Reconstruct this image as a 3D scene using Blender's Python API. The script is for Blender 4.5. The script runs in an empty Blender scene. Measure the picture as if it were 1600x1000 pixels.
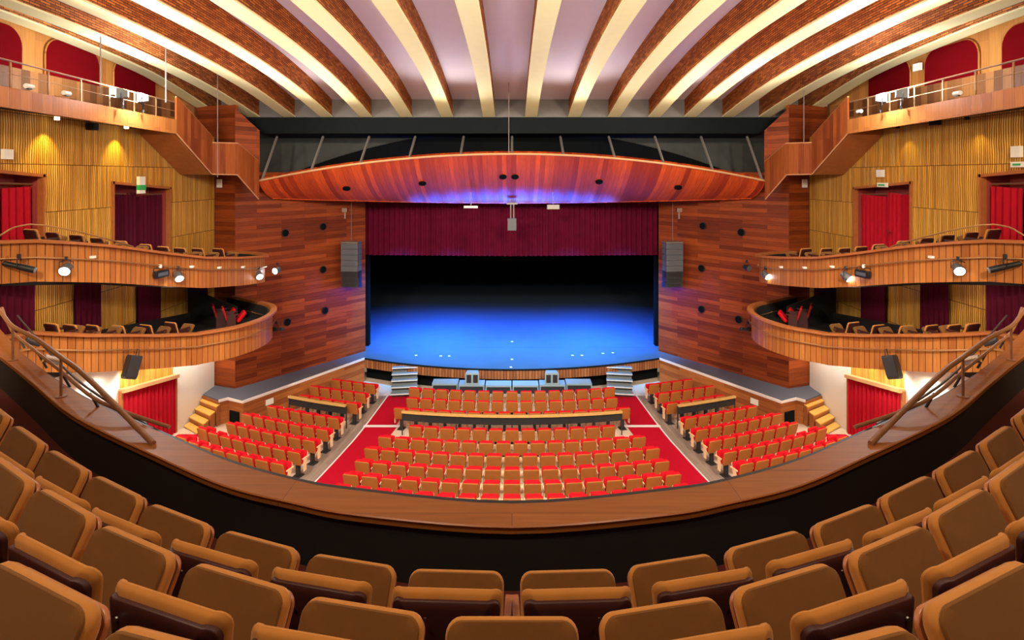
import bpy, math, random
from mathutils import Vector, Matrix
R = math.radians
random.seed(7)
COL = bpy.context.scene.collection
EYE = 9.7                      # eye height above the stalls floor (metres)

# ------------------------------------------------------------------ camera, world, lights
cam_d = bpy.data.cameras.new('camera'); cam = bpy.data.objects.new('camera', cam_d); COL.objects.link(cam)
cam.location = (0, 0, EYE); cam.rotation_euler = (R(90), 0, 0)
cam_d.sensor_width = 36; cam_d.lens = 36*900/1600; cam_d.shift_y = -225/1600
cam_d.clip_start = .05; cam_d.clip_end = 200
bpy.context.scene.camera = cam
sc = bpy.context.scene
sc.view_settings.view_transform = 'Standard'; sc.view_settings.look = 'None'
sc.view_settings.gamma = 1; sc.view_settings.use_curve_mapping = False
sc.view_settings.exposure = 0.18
W = bpy.data.worlds.new('world'); sc.world = W; W.use_nodes = True
W.node_tree.nodes['Background'].inputs[0].default_value = (1, .74, .55, 1)
W.node_tree.nodes['Background'].inputs[1].default_value = .20

def lamp(name, kind, loc, power, color, target=None, size=.2, angle=60, blend=.6, sy=None):
    d = bpy.data.lights.new(name, kind); o = bpy.data.objects.new(name, d); COL.objects.link(o)
    o.location = loc; d.energy = power; d.color = color
    if kind == 'SPOT':
        d.spot_size = R(angle); d.spot_blend = blend; d.shadow_soft_size = size
    elif kind == 'POINT': d.shadow_soft_size = size
    elif kind == 'AREA':
        d.size = size
        if sy: d.shape = 'RECTANGLE'; d.size_y = sy
    if target:
        o.rotation_euler = (Vector(target)-Vector(loc)).to_track_quat('-Z', 'Y').to_euler()
    return o
WARM = (1, .80, .58); NEUT = (1, .91, .78); COOL = (.92, .96, 1)
# house lights recessed in the vault over the audience
for x in (-6.5, 0, 6.5):
    lamp('house_light', 'SPOT', (x, 8.5, 13.0), 5200, NEUT, (x*.9, 18.5, 0), .35, 72, .7)
for x in (-7.0, 7.0):
    lamp('house_light', 'SPOT', (x, 3.0, 13.0), 3600, WARM, (x*1.75, 17.5, 8.2), .4, 95, .8)
    lamp('house_light', 'SPOT', (x*.55, 6.0, 13.2), 2600, WARM, (-x*1.3, 24.5, 6.0), .4, 66, .8)
    lamp('house_light', 'SPOT', (x*.6, 9, 12.9), 2600, (1, .82, .62), (x*.45, 24.5, 8.6), .3, 50, .8)
for x in (-2.6, 2.6):
    lamp('balcony_downlight', 'SPOT', (x, 1.6, 13.1), 560, WARM, (x*1.0, 3.4, 7.0), .2, 120, .7)
# floods standing on the upper galleries
for s in (-1, 1):
    lamp('gallery_flood_beam', 'POINT', (s*10.5, 16.6, 12.2), 460 if s < 0 else 380, COOL, None, .12)
    lamp('gallery_flood_up', 'SPOT', (s*9.9, 12.0, 11.6), 1500, (1, .93, .86), (-s*3.5, 15.0, 13.9), .3, 150, .9)
    lamp('gallery_flood_up', 'SPOT', (s*9.9, 18.5, 11.3), 900, (1, .93, .86), (-s*1.5, 21.0, 13.3), .3, 150, .9)
# lamps under the lower side balconies
for s in (-1, 1):
    for y in (15.2, 16.6, 18.2, 19.9, 21.6, 22.6):
        lamp('soffit_lamp', 'SPOT', (s*11.65, y, 3.75 if y > 17 else 3.95), 110, (1, .93, .76), (s*12.1, y, 0), .08, 150, .6)
    for y in (15.0, 17.7):
        lamp('gallery_soffit_lamp', 'SPOT', (s*11.85, y, 11.1), 130 if s < 0 else 25, (1, .75, .12), (s*12.25, y, 9.0), .03, 80, .7)
    lamp('box_glow', 'POINT', (s*11.0, 18.5, 6.1), 16, (1, .72, .6), None, .2)
    lamp('box_glow', 'POINT', (s*11.2, 14.6, 6.6), 13, (1, .72, .6), None, .2)
# blue stage wash hung behind the raised curtain and below the canopy
for x, p in ((-4.8, 12000), (-1.8, 12000), (1.8, 9500), (4.8, 12000)):
    lamp('stage_wash', 'SPOT', (x, 29.6, 8.6), p, (.02, .15, 1), (x*1.12, 31.8, 1.1), .15, 74, 1)
for x in (-1.3, 1.3):
    lamp('apron_wash', 'SPOT', (x, 27.6, 8.2), 3800, (.06, .40, 1), (x*.8, 26.9, 1.1), .2, 66, 1)
for x in (-5.6, -3.0, 3.0, 5.6):
    lamp('apron_wash', 'SPOT', (x, 25.9, 8.2), 6800, (.05, .38, 1), (x*.95, 29.0, 1.1), .2, 62, 1)
for k in range(12):  # added blue lamps standing in for stage light bounced onto the canopy
    x = -4.4+.8*k
    lamp('canopy_bounce_fill', 'SPOT', (x, 27.0, 7.75), 620*(1.5-abs(x)/5), (.012, .10, 1), (x*1.02, 27.0, 8.65), .35, 92, 1)
# added fill lamps without fixtures, put in to brighten the vault
for x in (-7.5, -2.5, 2.5, 7.5):
    lamp('vault_fill', 'SPOT', (x, 22.6, 10.9), 300, (1, .95, .86), (x*.8, 19.5, 13.9), .4, 130, 1)
    lamp('vault_fill', 'SPOT', (x*.8, 7.5, 11.6), 700, (1, .95, .88), (x*.7, 15.5, 13.9), .3, 120, 1)
for s in (-1, 1):
    lamp('proscenium_spill_fill', 'SPOT', (s*5.0, 27.2, 4.6), 620, (.10, .08, 1), (s*7.9, 27.6, 3.6), .2, 85, 1)  # added lamps without fixtures, imitating blue stage spill on the side walls

# ------------------------------------------------------------------ tagging
ORD = ['zeroth', 'first', 'second', 'third', 'fourth', 'fifth', 'sixth', 'seventh', 'eighth', 'ninth', 'tenth', 'eleventh',
       'twelfth', 'thirteenth', 'fourteenth', 'fifteenth', 'sixteenth', 'seventeenth', 'eighteenth', 'nineteenth', 'twentieth']
def tag(o, label=None, cat=None, group=None, kind=None):
    if label: o['label'] = label
    if cat: o['category'] = cat
    if group: o['group'] = group
    if kind: o['kind'] = kind
    return o
def empty(name, loc=(0, 0, 0), rz=0, **k):
    o = bpy.data.objects.new(name, None); COL.objects.link(o); o.empty_display_size = .1
    o.location = loc; o.rotation_euler = (0, 0, rz)
    return tag(o, **k)
def copy_tree(o, parent=None, mats=None):
    c = o.copy(); COL.objects.link(c); c.parent = parent
    for ch in KIDS.get(o.name, []):
        copy_tree(ch, c)
    return c
KIDS = {}
SIDE = {-1: 'left', 1: 'right'}

# ------------------------------------------------------------------ materials
class NT:
    def __init__(s, name):
        s.m = bpy.data.materials.new(name); s.m.use_nodes = True; s.t = s.m.node_tree
        s.b = s.t.nodes['Principled BSDF']
    def n(s, typ, ins=None, **props):
        q = s.t.nodes.new(typ)
        for k, v in props.items(): setattr(q, k, v)
        for k, v in (ins or {}).items():
            if hasattr(v, 'is_output'): s.t.links.new(v, q.inputs[k])
            else: q.inputs[k].default_value = v
        return q
    def l(s, a, b): s.t.links.new(a, b)
def c4(c): return (c[0], c[1], c[2], 1)
def mixc(nt, fac, a, b, typ='MIX'):
    q = nt.n('ShaderNodeMix', data_type='RGBA', blend_type=typ)
    for i, v in ((0, fac), (6, a), (7, b)):
        if hasattr(v, 'is_output'): nt.l(v, q.inputs[i])
        elif i == 0: q.inputs[0].default_value = v
        else: q.inputs[i].default_value = c4(v)
    return q.outputs[2]
MATS = {}
def plain(name, c, rough=.6, metal=0, noise=0, nscale=8, spec=.5, sheen=0, bump=0):
    if name in MATS: return MATS[name]
    nt = NT(name); nt.b.inputs['Base Color'].default_value = c4(c)
    nt.b.inputs['Roughness'].default_value = rough; nt.b.inputs['Metallic'].default_value = metal
    nt.b.inputs['Specular IOR Level'].default_value = spec
    if sheen:
        nt.b.inputs['Sheen Weight'].default_value = sheen; nt.b.inputs['Sheen Tint'].default_value = (1, .75, .45, 1)
        nt.b.inputs['Sheen Roughness'].default_value = .4
    tc = nt.n('ShaderNodeTexCoord')
    nz = nt.n('ShaderNodeTexNoise', {'Vector': tc.outputs['Object'], 'Scale': nscale, 'Detail': 5.0})
    if noise:
        d = tuple(v*(1-noise) for v in c); e = tuple(min(1, v*(1+noise)) for v in c)
        nt.l(mixc(nt, nz.outputs[0], d, e), nt.b.inputs['Base Color'])
    if bump:
        bp = nt.n('ShaderNodeBump', {'Strength': bump, 'Distance': .01, 'Height': nz.outputs[0]})
        nt.l(bp.outputs[0], nt.b.inputs['Normal'])
    MATS[name] = nt.m; return nt.m
def emit(name, c, st, base=(.8, .8, .8)):
    nt = NT(name); nt.b.inputs['Base Color'].default_value = c4(base)
    nt.b.inputs['Emission Color'].default_value = c4(c); nt.b.inputs['Emission Strength'].default_value = st
    MATS[name] = nt.m; return nt.m
def planks(name, c1, c2, w, ln, vertical=False, mortar=(.03, .01, .005), msize=.006, rough=.35, grain=.35, offset=.5, bumpd=.004, bias=0, wob=0, coat=0, spec=.22):
    nt = NT(name)
    uv = nt.n('ShaderNodeUVMap').outputs[0]
    if vertical:
        s = nt.n('ShaderNodeSeparateXYZ', {0: uv}); cb = nt.n('ShaderNodeCombineXYZ', {0: s.outputs[1], 1: s.outputs[0]}); uv = cb.outputs[0]
    vec = uv
    if wob:
        wn = nt.n('ShaderNodeTexNoise', {'Vector': uv, 'Scale': 1.6, 'Detail': 1.0})
        vm = nt.n('ShaderNodeVectorMath', {0: wn.outputs[1], 1: (.5, .5, .5)}, operation='SUBTRACT')
        vs = nt.n('ShaderNodeVectorMath', {0: vm.outputs[0], 1: (0, wob, 0)}, operation='MULTIPLY')
        vec = nt.n('ShaderNodeVectorMath', {0: uv, 1: vs.outputs[0]}, operation='ADD').outputs[0]
    br = nt.n('ShaderNodeTexBrick', {'Vector': vec, 'Color1': c4(c1), 'Color2': c4(c2), 'Mortar': c4(mortar), 'Scale': 1.0,
              'Mortar Size': msize, 'Mortar Smooth': .3, 'Bias': bias, 'Brick Width': ln, 'Row Height': w})
    br.offset = offset; br.squash = 1
    mp = nt.n('ShaderNodeMapping', {'Vector': uv, 'Scale': (1.2, 22, 1)})
    gz = nt.n('ShaderNodeTexNoise', {'Vector': mp.outputs[0], 'Scale': 1.0, 'Detail': 6.0, 'Roughness': .6})
    rp = nt.n('ShaderNodeMapRange', {0: gz.outputs[0], 1: .25, 2: .75, 3: 1-grain, 4: 1+grain*.35})
    hs = nt.n('ShaderNodeHueSaturation', {'Color': br.outputs[0], 'Value': rp.outputs[0]})
    nt.l(hs.outputs[0], nt.b.inputs['Base Color'])
    nt.b.inputs['Roughness'].default_value = rough
    nt.b.inputs['Specular IOR Level'].default_value = spec; nt.b.inputs['Coat Weight'].default_value = coat; nt.b.inputs['Coat Roughness'].default_value = .38
    inv = nt.n('ShaderNodeMath', {0: 1.0, 1: br.outputs[1]}, operation='SUBTRACT')
    bp = nt.n('ShaderNodeBump', {'Strength': 1.0, 'Distance': bumpd, 'Height': inv.outputs[0]})
    nt.l(bp.outputs[0], nt.b.inputs['Normal'])
    MATS[name] = nt.m; return nt.m

M = MATS
planks('prosc_wood', (.40, .080, .014), (.15, .024, .006), .17, 2.2, rough=.45, grain=.45, msize=.004, mortar=(.08, .018, .008))
planks('canopy_wood', (.80, .110, .012), (.36, .030, .008), .20, 60, vertical=True, coat=.45, rough=.6, grain=.4, msize=.003, mortar=(.12, .015, .008))
planks('balustrade_wood', (.40, .105, .022), (.20, .040, .012), .21, 5, vertical=True, rough=.4, grain=.4, msize=.003, mortar=(.12, .03, .01))
planks('fascia_wood', (.54, .20, .045), (.37, .115, .025), .16, 60, vertical=True, rough=.42, grain=.3, msize=.009, mortar=(.13, .035, .012))
planks('gallery_fascia_wood', (.50, .18, .04), (.40, .13, .03), .3, 3, vertical=True, rough=.42, grain=.3, msize=.004, mortar=(.25, .08, .03))
planks('slat_wall', (.92, .52, .09), (.62, .29, .045), .07, 1.25, vertical=True, rough=.5, grain=.35, msize=.011, offset=0, mortar=(.16, .065, .015), bumpd=.012, wob=.10)
planks('dado_wood', (.36, .15, .045), (.10, .035, .015), .28, 3, vertical=True, rough=.45, grain=.3, msize=.003, mortar=(.1, .03, .01))
planks('arch_wall', (.50, .22, .05), (.40, .15, .035), .4, 3, vertical=True, rough=.5, grain=.25, msize=.002, mortar=(.3, .1, .04))
planks('brick', (.78, .27, .05), (.36, .10, .020), .065, .30, rough=.8, grain=.3, msize=.009, mortar=(.07, .03, .015), bumpd=.02)
planks('apron_wood', (.50, .17, .045), (.30, .085, .025), .22, 2.4, rough=.38, grain=.4, msize=.003, mortar=(.1, .03, .01))
planks('stage_fascia_wood', (.42, .17, .06), (.24, .08, .028), .14, 60, vertical=True, rough=.5, grain=.3, msize=.012, mortar=(.03, .01, .005))
planks('ledge_wood', (.38, .130, .028), (.33, .108, .022), .6, 3.4, rough=.45, grain=.3, msize=.002, mortar=(.08, .02, .01), bumpd=.001)
planks('side_floor', (.36, .27, .21), (.26, .19, .15), .14, 1.8, rough=.5, grain=.3, msize=.003, mortar=(.1, .07, .05), bumpd=.001)
plain('cream', (.84, .76, .40), .6, noise=.06, nscale=3)
plain('ceiling_panel', (.80, .72, .84), .8, noise=.04, nscale=2)
plain('grey_wall', (.085, .088, .08), .85, spec=.2, noise=.2, nscale=1.5)
plain('rib_grey', (.17, .155, .14), .8, noise=.15, nscale=2)
plain('black_beam', (.006, .009, .009), .8, spec=.15, noise=.3, nscale=2)
plain('black', (.004, .005, .005), .9, spec=.1)
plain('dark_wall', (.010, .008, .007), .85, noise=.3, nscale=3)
plain('grey_metal', (.32, .30, .27), .4, .6)
plain('chrome', (.8, .8, .8), .2, 1)
plain('brass', (.45, .26, .12), .35, .7, noise=.1)
plain('rail_wood', (.30, .13, .055), .4, noise=.3, nscale=12)
plain('pale_wood', (.62, .36, .11), .4, noise=.2, nscale=10)
plain('cap_wood', (.40, .13, .035), .35, noise=.25, nscale=6)
plain('trim_wood', (.62, .33, .14), .4, noise=.1)
plain('white_wall', (.80, .74, .66), .6, noise=.06, nscale=1.2)
plain('white_plastic', (.85, .85, .78), .4)
plain('white_trim', (.8, .75, .75), .5)
plain('green_sign', (.03, .42, .12), .4)
plain('red_arch', (.12, .001, .003), .95, spec=.05, noise=.1)
plain('velvet_red', (.42, .003, .016), .85, spec=.2, noise=.15, nscale=4, sheen=0)
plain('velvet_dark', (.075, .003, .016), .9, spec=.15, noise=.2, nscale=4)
plain('velvet_stage', (.11, .002, .020), .9, spec=.15, noise=.3, nscale=3)
plain('door_red', (.36, .05, .045), .5)
plain('carpet_red', (.42, .003, .018), .95, spec=.1, noise=.15, nscale=14, bump=.3)
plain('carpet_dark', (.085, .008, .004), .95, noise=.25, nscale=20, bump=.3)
plain('stalls_floor', (.62, .48, .36), .6, noise=.15, nscale=1.2)
plain('stage_floor', (.055, .095, .16), .55, noise=.15, nscale=1.5)
plain('apron_floor', (.085, .10, .13), .5, noise=.15, nscale=1.5)
plain('step_wood', (.72, .40, .08), .4, noise=.15, nscale=5)
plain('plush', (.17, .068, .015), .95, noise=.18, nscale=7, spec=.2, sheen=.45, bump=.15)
plain('plush_lit', (.48, .19, .038), .9, noise=.12, nscale=12, spec=.2, sheen=.45)  # same plush in a paler tone, light on the edges put into the colour
plain('shell_dark', (.045, .007, .004), .55, noise=.3, nscale=6)
plain('arm_wood', (.40, .135, .042), .4, noise=.2, nscale=9)
plain('stalls_shell', (.37, .125, .026), .6, spec=.2, noise=.12, nscale=5)
plain('stalls_red', (.52, .004, .010), .85, spec=.15, noise=.12, nscale=9)
plain('stalls_arm', (.78, .55, .30), .5)
plain('stalls_underseat', (.80, .60, .42), .5)
plain('iron', (.03, .03, .032), .45, .3)
plain('fixture_black', (.015, .016, .017), .4, .2)
plain('fixture_grey', (.14, .15, .16), .4, .4)
plain('speaker_grey', (.11, .12, .135), .5)
plain('speaker_black', (.018, .018, .02), .5)
plain('sub_grey', (.24, .33, .38), .45)
plain('step_grey', (.17, .20, .20), .5)
plain('step_edge', (.6, .65, .65), .4)
plain('cable', (.22, .17, .15), .6)
emit('lamp_lit', (.92, .97, 1), 22)
emit('flood_lit', (.95, .98, 1), 45)
emit('warm_lit', (1, .85, .5), 12)
emit('blue_dot', (.8, .9, 1), 3)

# ------------------------------------------------------------------ mesh builder
class MB:
    def __init__(s): s.v = []; s.f = []; s.uv = []
    def add(s, vs, fs, uvs=None):
        b = len(s.v); s.v += [tuple(p) for p in vs]
        for i, f in enumerate(fs):
            s.f.append(tuple(b+k for k in f)); s.uv.append(uvs[i] if uvs else None)
        return s
    def box(s, c, d, rot=None, rz=0):
        hx, hy, hz = d[0]/2, d[1]/2, d[2]/2
        m = rot or Matrix.Rotation(rz, 3, 'Z'); c = Vector(c)
        vs = [c + m @ Vector((x*hx, y*hy, z*hz)) for x in (-1, 1) for y in (-1, 1) for z in (-1, 1)]
        return s.add(vs, [(0, 1, 3, 2), (4, 6, 7, 5), (0, 4, 5, 1), (2, 3, 7, 6), (0, 2, 6, 4), (1, 5, 7, 3)])
    def hexa(s, p):           # 8 points: bottom ring 0-3, top ring 4-7
        return s.add(p, [(0, 3, 2, 1), (4, 5, 6, 7), (0, 1, 5, 4), (1, 2, 6, 5), (2, 3, 7, 6), (3, 0, 4, 7)])
    def prism(s, poly, z0, z1):
        n = len(poly); zz0 = z0 if callable(z0) else (lambda x, y: z0); zz1 = z1 if callable(z1) else (lambda x, y: z1)
        vs = [(x, y, zz0(x, y)) for x, y in poly] + [(x, y, zz1(x, y)) for x, y in poly]
        return s.add(vs, [tuple(range(n-1, -1, -1)), tuple(range(n, 2*n))] + [(i, (i+1) % n, n+(i+1) % n, n+i) for i in range(n)])
    def prism_x(s, poly, x0, x1):    # poly in (y,z)
        n = len(poly)
        vs = [(x0, y, z) for y, z in poly] + [(x1, y, z) for y, z in poly]
        return s.add(vs, [tuple(range(n-1, -1, -1)), tuple(range(n, 2*n))] + [(i, (i+1) % n, n+(i+1) % n, n+i) for i in range(n)])
    def tube(s, pts, r, n=8, caps=True):
        pts = [Vector(p) for p in pts]; rr = r if isinstance(r, (list, tuple)) else [r]*len(pts)
        vs = []; fs = []
        for i, p in enumerate(pts):
            a = pts[max(0, i-1)]; b = pts[min(len(pts)-1, i+1)]; d = (b-a).normalized()
            u = d.cross(Vector((0, 0, 1)))
            if u.length < .05: u = d.cross(Vector((1, 0, 0)))
            u.normalize(); w = u.cross(d)
            for k in range(n):
                t = 2*math.pi*k/n; vs.append(p + (u*math.cos(t)+w*math.sin(t))*rr[i])
        for i in range(len(pts)-1):
            for k in range(n):
                fs.append((i*n+k, i*n+(k+1) % n, (i+1)*n+(k+1) % n, (i+1)*n+k))
        if caps:
            fs.append(tuple(range(n-1, -1, -1))); fs.append(tuple((len(pts)-1)*n+k for k in range(n)))
        return s.add(vs, fs)
    def rings(s, rings, close=True, capa=True, capb=True):
        n = len(rings[0]); vs = [p for r in rings for p in r]; fs = []
        for i in range(len(rings)-1):
            for k in range(n if close else n-1):
                fs.append((i*n+k, i*n+(k+1) % n, (i+1)*n+(k+1) % n, (i+1)*n+k))
        if capa: fs.append(tuple(range(n-1, -1, -1)))
        if capb: fs.append(tuple((len(rings)-1)*n+k for k in range(n)))
        return s.add(vs, fs)
    def sheet(s, rows, uvf=None, ulen=None):    # rows: list of equal length point lists (v direction), uv in metres
        n = len(rows[0]); vs = [p for r in rows for p in r]; fs = []; uvs = []
        L = [0]
        for k in range(1, n): L.append(L[-1]+(Vector(rows[0][k])-Vector(rows[0][k-1])).length)
        V = [0]
        for i in range(1, len(rows)): V.append(V[-1]+(Vector(rows[i][n//2])-Vector(rows[i-1][n//2])).length)
        for i in range(len(rows)-1):
            for k in range(n-1):
                fs.append((i*n+k, i*n+k+1, (i+1)*n+k+1, (i+1)*n+k))
                uvs.append(((L[k], V[i]), (L[k+1], V[i]), (L[k+1], V[i+1]), (L[k], V[i+1])))
        return s.add(vs, fs, uvs)
    def wall_curve(s, pts, z0, z1, th, nrm=1):
        """thick wall following plan polyline pts; z0,z1 functions of index or numbers; UV along length"""
        n = len(pts); P = [Vector((p[0], p[1], 0)) for p in pts]; off = []
        for i in range(n):
            d = (P[min(n-1, i+1)]-P[max(0, i-1)]).normalized(); off.append(Vector((-d.y, d.x, 0))*nrm)
        g = lambda z, i: z[i] if isinstance(z, (list, tuple)) else z
        L = [0]
        for k in range(1, n): L.append(L[-1]+(P[k]-P[k-1]).length)
        A = [(P[i].x, P[i].y, g(z0, i)) for i in range(n)]; B = [(P[i].x, P[i].y, g(z1, i)) for i in range(n)]
        C = [(P[i].x+off[i].x*th, P[i].y+off[i].y*th, g(z1, i)) for i in range(n)]
        D = [(P[i].x+off[i].x*th, P[i].y+off[i].y*th, g(z0, i)) for i in range(n)]
        vs = A+B+C+D; fs = []; uvs = []
        for k in range(n-1):
            for a, b, va, vb in ((0, 1, 0, 1), (1, 2, 1, 1.1), (2, 3, 1, 0), (3, 0, 0, -.1)):
                fs.append((a*n+k, a*n+k+1, b*n+k+1, b*n+k))
                zz = lambda v, i: lerp(g(z0, i), g(z1, i), min(1, max(0, v)))+(th if v > 1 else 0)-(th if v < 0 else 0)
                uvs.append(((L[k], zz(va, k)), (L[k+1], zz(va, k+1)), (L[k+1], zz(vb, k+1)), (L[k], zz(vb, k))))
        fs += [(0, n, 2*n, 3*n), (n-1, 4*n-1, 3*n-1, 2*n-1)]; uvs += [None, None]
        return s.add(vs, fs, uvs)
    def xform(s, m, start=0):
        s.v = s.v[:start]+[tuple(m @ Vector(p)) for p in s.v[start:]]; return s
    def build(s, name, mat, parent=None, smooth=40, **k):
        me = bpy.data.meshes.new(name); me.from_pydata(s.v, [], s.f); me.update()
        import bmesh
        uvl = me.uv_layers.new(name='UVMap'); li = 0
        for fi, f in enumerate(s.f):
            u = s.uv[fi]
            if u is None:
                nn = me.polygons[fi].normal
                if abs(nn.z) > .75: u = [(s.v[i][0], s.v[i][1]) for i in f]
                else:
                    t = Vector((-nn.y, nn.x, 0)); t = t.normalized() if t.length > 1e-6 else Vector((1, 0, 0))
                    if abs(t.x) > abs(t.y):
                        if t.x < 0: t = -t
                    elif t.y < 0: t = -t
                    u = [(s.v[i][0]*t.x+s.v[i][1]*t.y, s.v[i][2]) for i in f]
            for j in range(len(f)): uvl.data[li+j].uv = u[j]
            li += len(f)
        bm = bmesh.new(); bm.from_mesh(me); bmesh.ops.recalc_face_normals(bm, faces=bm.faces); bm.to_mesh(me); bm.free()
        me.materials.append(MATS[mat] if isinstance(mat, str) else mat)
        if smooth:
            me.shade_smooth(); me.set_sharp_from_angle(angle=R(smooth))
        o = bpy.data.objects.new(name, me); COL.objects.link(o)
        if parent:
            o.parent = parent; KIDS.setdefault(parent.name, []).append(o)
        return tag(o, **k)
def rrect(w, h, r, n=5, wb=None):
    """rounded rectangle outline in (a,b), a in +-w/2, b 0..h"""
    pts = []; wb = wb or w
    for cx, cy, a0 in ((w/2-r, h-r, 0), (-w/2+r, h-r, 90), (-wb/2+r, r, 180), (wb/2-r, r, 270)):
        for k in range(n+1):
            a = R(a0+90*k/n); pts.append((cx+r*math.cos(a), cy+r*math.sin(a)))
    return pts
def pillow(mb, w, h, t, r, base, lean, curve=0, wb=None, e=.025, puff=.0):
    """cushion slab: width along x, height along local z leaned about x; front/back faces normal to y"""
    out = rrect(w, h, r, wb=wb); cy = h/2; rings = []
    spec = [(.06, -t/2-puff), (.55, -t/2-puff*.8), (.88, -t/2-puff*.2), (None, -t/2+e*.12, e*.45), (None, -t/2+e*.55, e*.1), (None, -t/2+e*1.1, 0),
            (None, t/2-e*1.1, 0), (None, t/2-e*.55, e*.1), (None, t/2-e*.12, e*.45), (.88, t/2+puff*.2), (.55, t/2+puff*.8), (.06, t/2+puff)]
    m = Matrix.Rotation(lean, 3, 'X')
    for sp in spec:
        ring = []
        for a, b in out:
            if sp[0] is None:
                ins = sp[2]; k = 1-ins/(w/2); kb = 1-ins/(h/2); x = a*k; z = cy+(b-cy)*kb
            else: x = a*sp[0]; z = cy+(b-cy)*sp[0]
            p = m @ Vector((x, sp[1], z)); p.y += curve*x*x
            ring.append(Vector(base)+p)
        rings.append(ring)
    return mb.rings(rings)
def lerp(a, b, t): return a+(b-a)*t
def interp(x, xs, ys):
    if x <= xs[0]: return ys[0]
    for i in range(1, len(xs)):
        if x <= xs[i]: return lerp(ys[i-1], ys[i], (x-xs[i-1])/(xs[i]-xs[i-1]))
    return ys[-1]
def spline(pts, n=6):
    """Catmull-Rom through points"""
    P = [Vector(p) for p in pts]; out = []
    for i in range(len(P)-1):
        a = P[max(0, i-1)]; b = P[i]; c = P[i+1]; d = P[min(len(P)-1, i+2)]
        for k in range(n):
            t = k/n; out.append(.5*((2*b)+(c-a)*t+(2*a-5*b+4*c-d)*t*t+(3*b-a-3*c+d)*t**3))
    out.append(P[-1]); return out
def mir(s, pts): return [(s*abs(p[0]) if False else p[0]*s,)+tuple(p[1:]) for p in pts]   # left-hand design uses positive x

# ------------------------------------------------------------------ stalls floor
def floor_r(yr): return interp(yr, [12.0, 13.8, 14.85, 15.9, 16.95, 18.0, 19.05, 20.2, 30], [1.1, .8, .6, .41, .26, .15, .06, 0, 0])
def floor_z(x, y):
    z = floor_r(y - x*x/42)
    t = min(1, max(0, (abs(x)-9.5)/2.5)); return z + .22*t*t*(3-2*t)*min(1, max(0, (24-y)/3))
mb = MB(); xs = [-12.6+25.2*i/84 for i in range(85)]; ys = [11+.35*i for i in range(51)]
mb.sheet([[(x, y, floor_z(x, y)) for x in xs] for y in ys])
mb.box((0, 20, -.35), (25.2, 18, .3))
mb.build('floor', 'stalls_floor', label='pale stalls floor rising gently away from the stage', cat='floor', kind='structure')
def carpet(name, edge_a, edge_b, mat, label, lift=.012, cat='carpet', nu=6, dz=.01):
    """edge_a, edge_b: lists (x,y) same length"""
    ea = spline([(a[0], a[1], 0) for a in edge_a], 8); eb = spline([(a[0], a[1], 0) for a in edge_b], 8)
    m = MB(); top = []
    for k in range(nu+1):
        t = k/nu; top.append([(lerp(a.x, b.x, t), lerp(a.y, b.y, t), floor_z(lerp(a.x, b.x, t), lerp(a.y, b.y, t))+lift) for a, b in zip(ea, eb)])
    m.sheet(top)
    return m.build(name, mat, label=label, cat=cat, kind='structure' if name == 'floor_boards' else None)
for s in (-1, 1):
    w = SIDE[s]
    carpet('aisle_carpet', mir(s, [(5.45, 25.4), (5.65, 22.4)]), mir(s, [(4.25, 25.4), (4.5, 22.4)]), 'carpet_red',
           f'short red carpet from the {w} stage steps down to the cross strip')
    carpet('aisle_carpet', mir(s, [(5.7, 22.2), (5.9, 19.8), (6.1, 16.5), (6.2, 13.0)]), mir(s, [(4.45, 22.2), (4.75, 19.8), (5.0, 16.5), (5.1, 13.0)]), 'carpet_red',
           f'long red carpet in the {w} aisle running back under the balcony')
    carpet('carpet_strip', mir(s, [(5.75, 22.4), (5.75, 22.2)]), mir(s, [(4.3, 22.4), (4.3, 22.2)]), 'white_trim',
           f'white edging strip crossing the {w} aisle carpet', lift=.02, cat='floor strip')
    carpet('carpet_strip', mir(s, [(5.50, 25.4), (5.72, 22.3), (5.95, 19.8), (6.15, 16.5), (6.25, 13)]), mir(s, [(5.45, 25.4), (5.66, 22.3), (5.9, 19.8), (6.1, 16.5), (6.2, 13)]), 'white_trim',
           f'thin pale edge along the outer side of the {w} aisle carpet', lift=.018, cat='floor strip')
    carpet('floor_boards', mir(s, [(6.35, 25.4), (6.5, 22.3), (6.7, 19.8), (6.9, 16.5), (7, 13)]), mir(s, [(5.51, 25.4), (5.73, 22.3), (5.96, 19.8), (6.16, 16.5), (6.26, 13)]), 'side_floor',
           f'grey brown boards beside the {w} aisle carpet', lift=.006, cat='floor boards')
    carpet('aisle_carpet', mir(s, [(11.93, 20.6), (11.93, 18.0)]), mir(s, [(11.0, 20.9), (11.0, 18.3)]), 'carpet_red',
           f'red carpet patch at the foot of the {w} side curtain doorway')

# ------------------------------------------------------------------ stage
arc = [(x, 25.6+1.6*(abs(x)/7.0)**2) for x in [-7+14*i/28 for i in range(29)]]
left_edge = [(-10.3, 22.0), (-11.0, 22.35), (-11.25, 22.1), (-12.18, 22.7), (-12.18, 23.6)]
right_edge = [(-a, b) for a, b in left_edge]
poly = list(reversed(left_edge)) + arc + right_edge + [(7.6, 28.9), (-7.6, 28.9)]
mb = MB()
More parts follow.
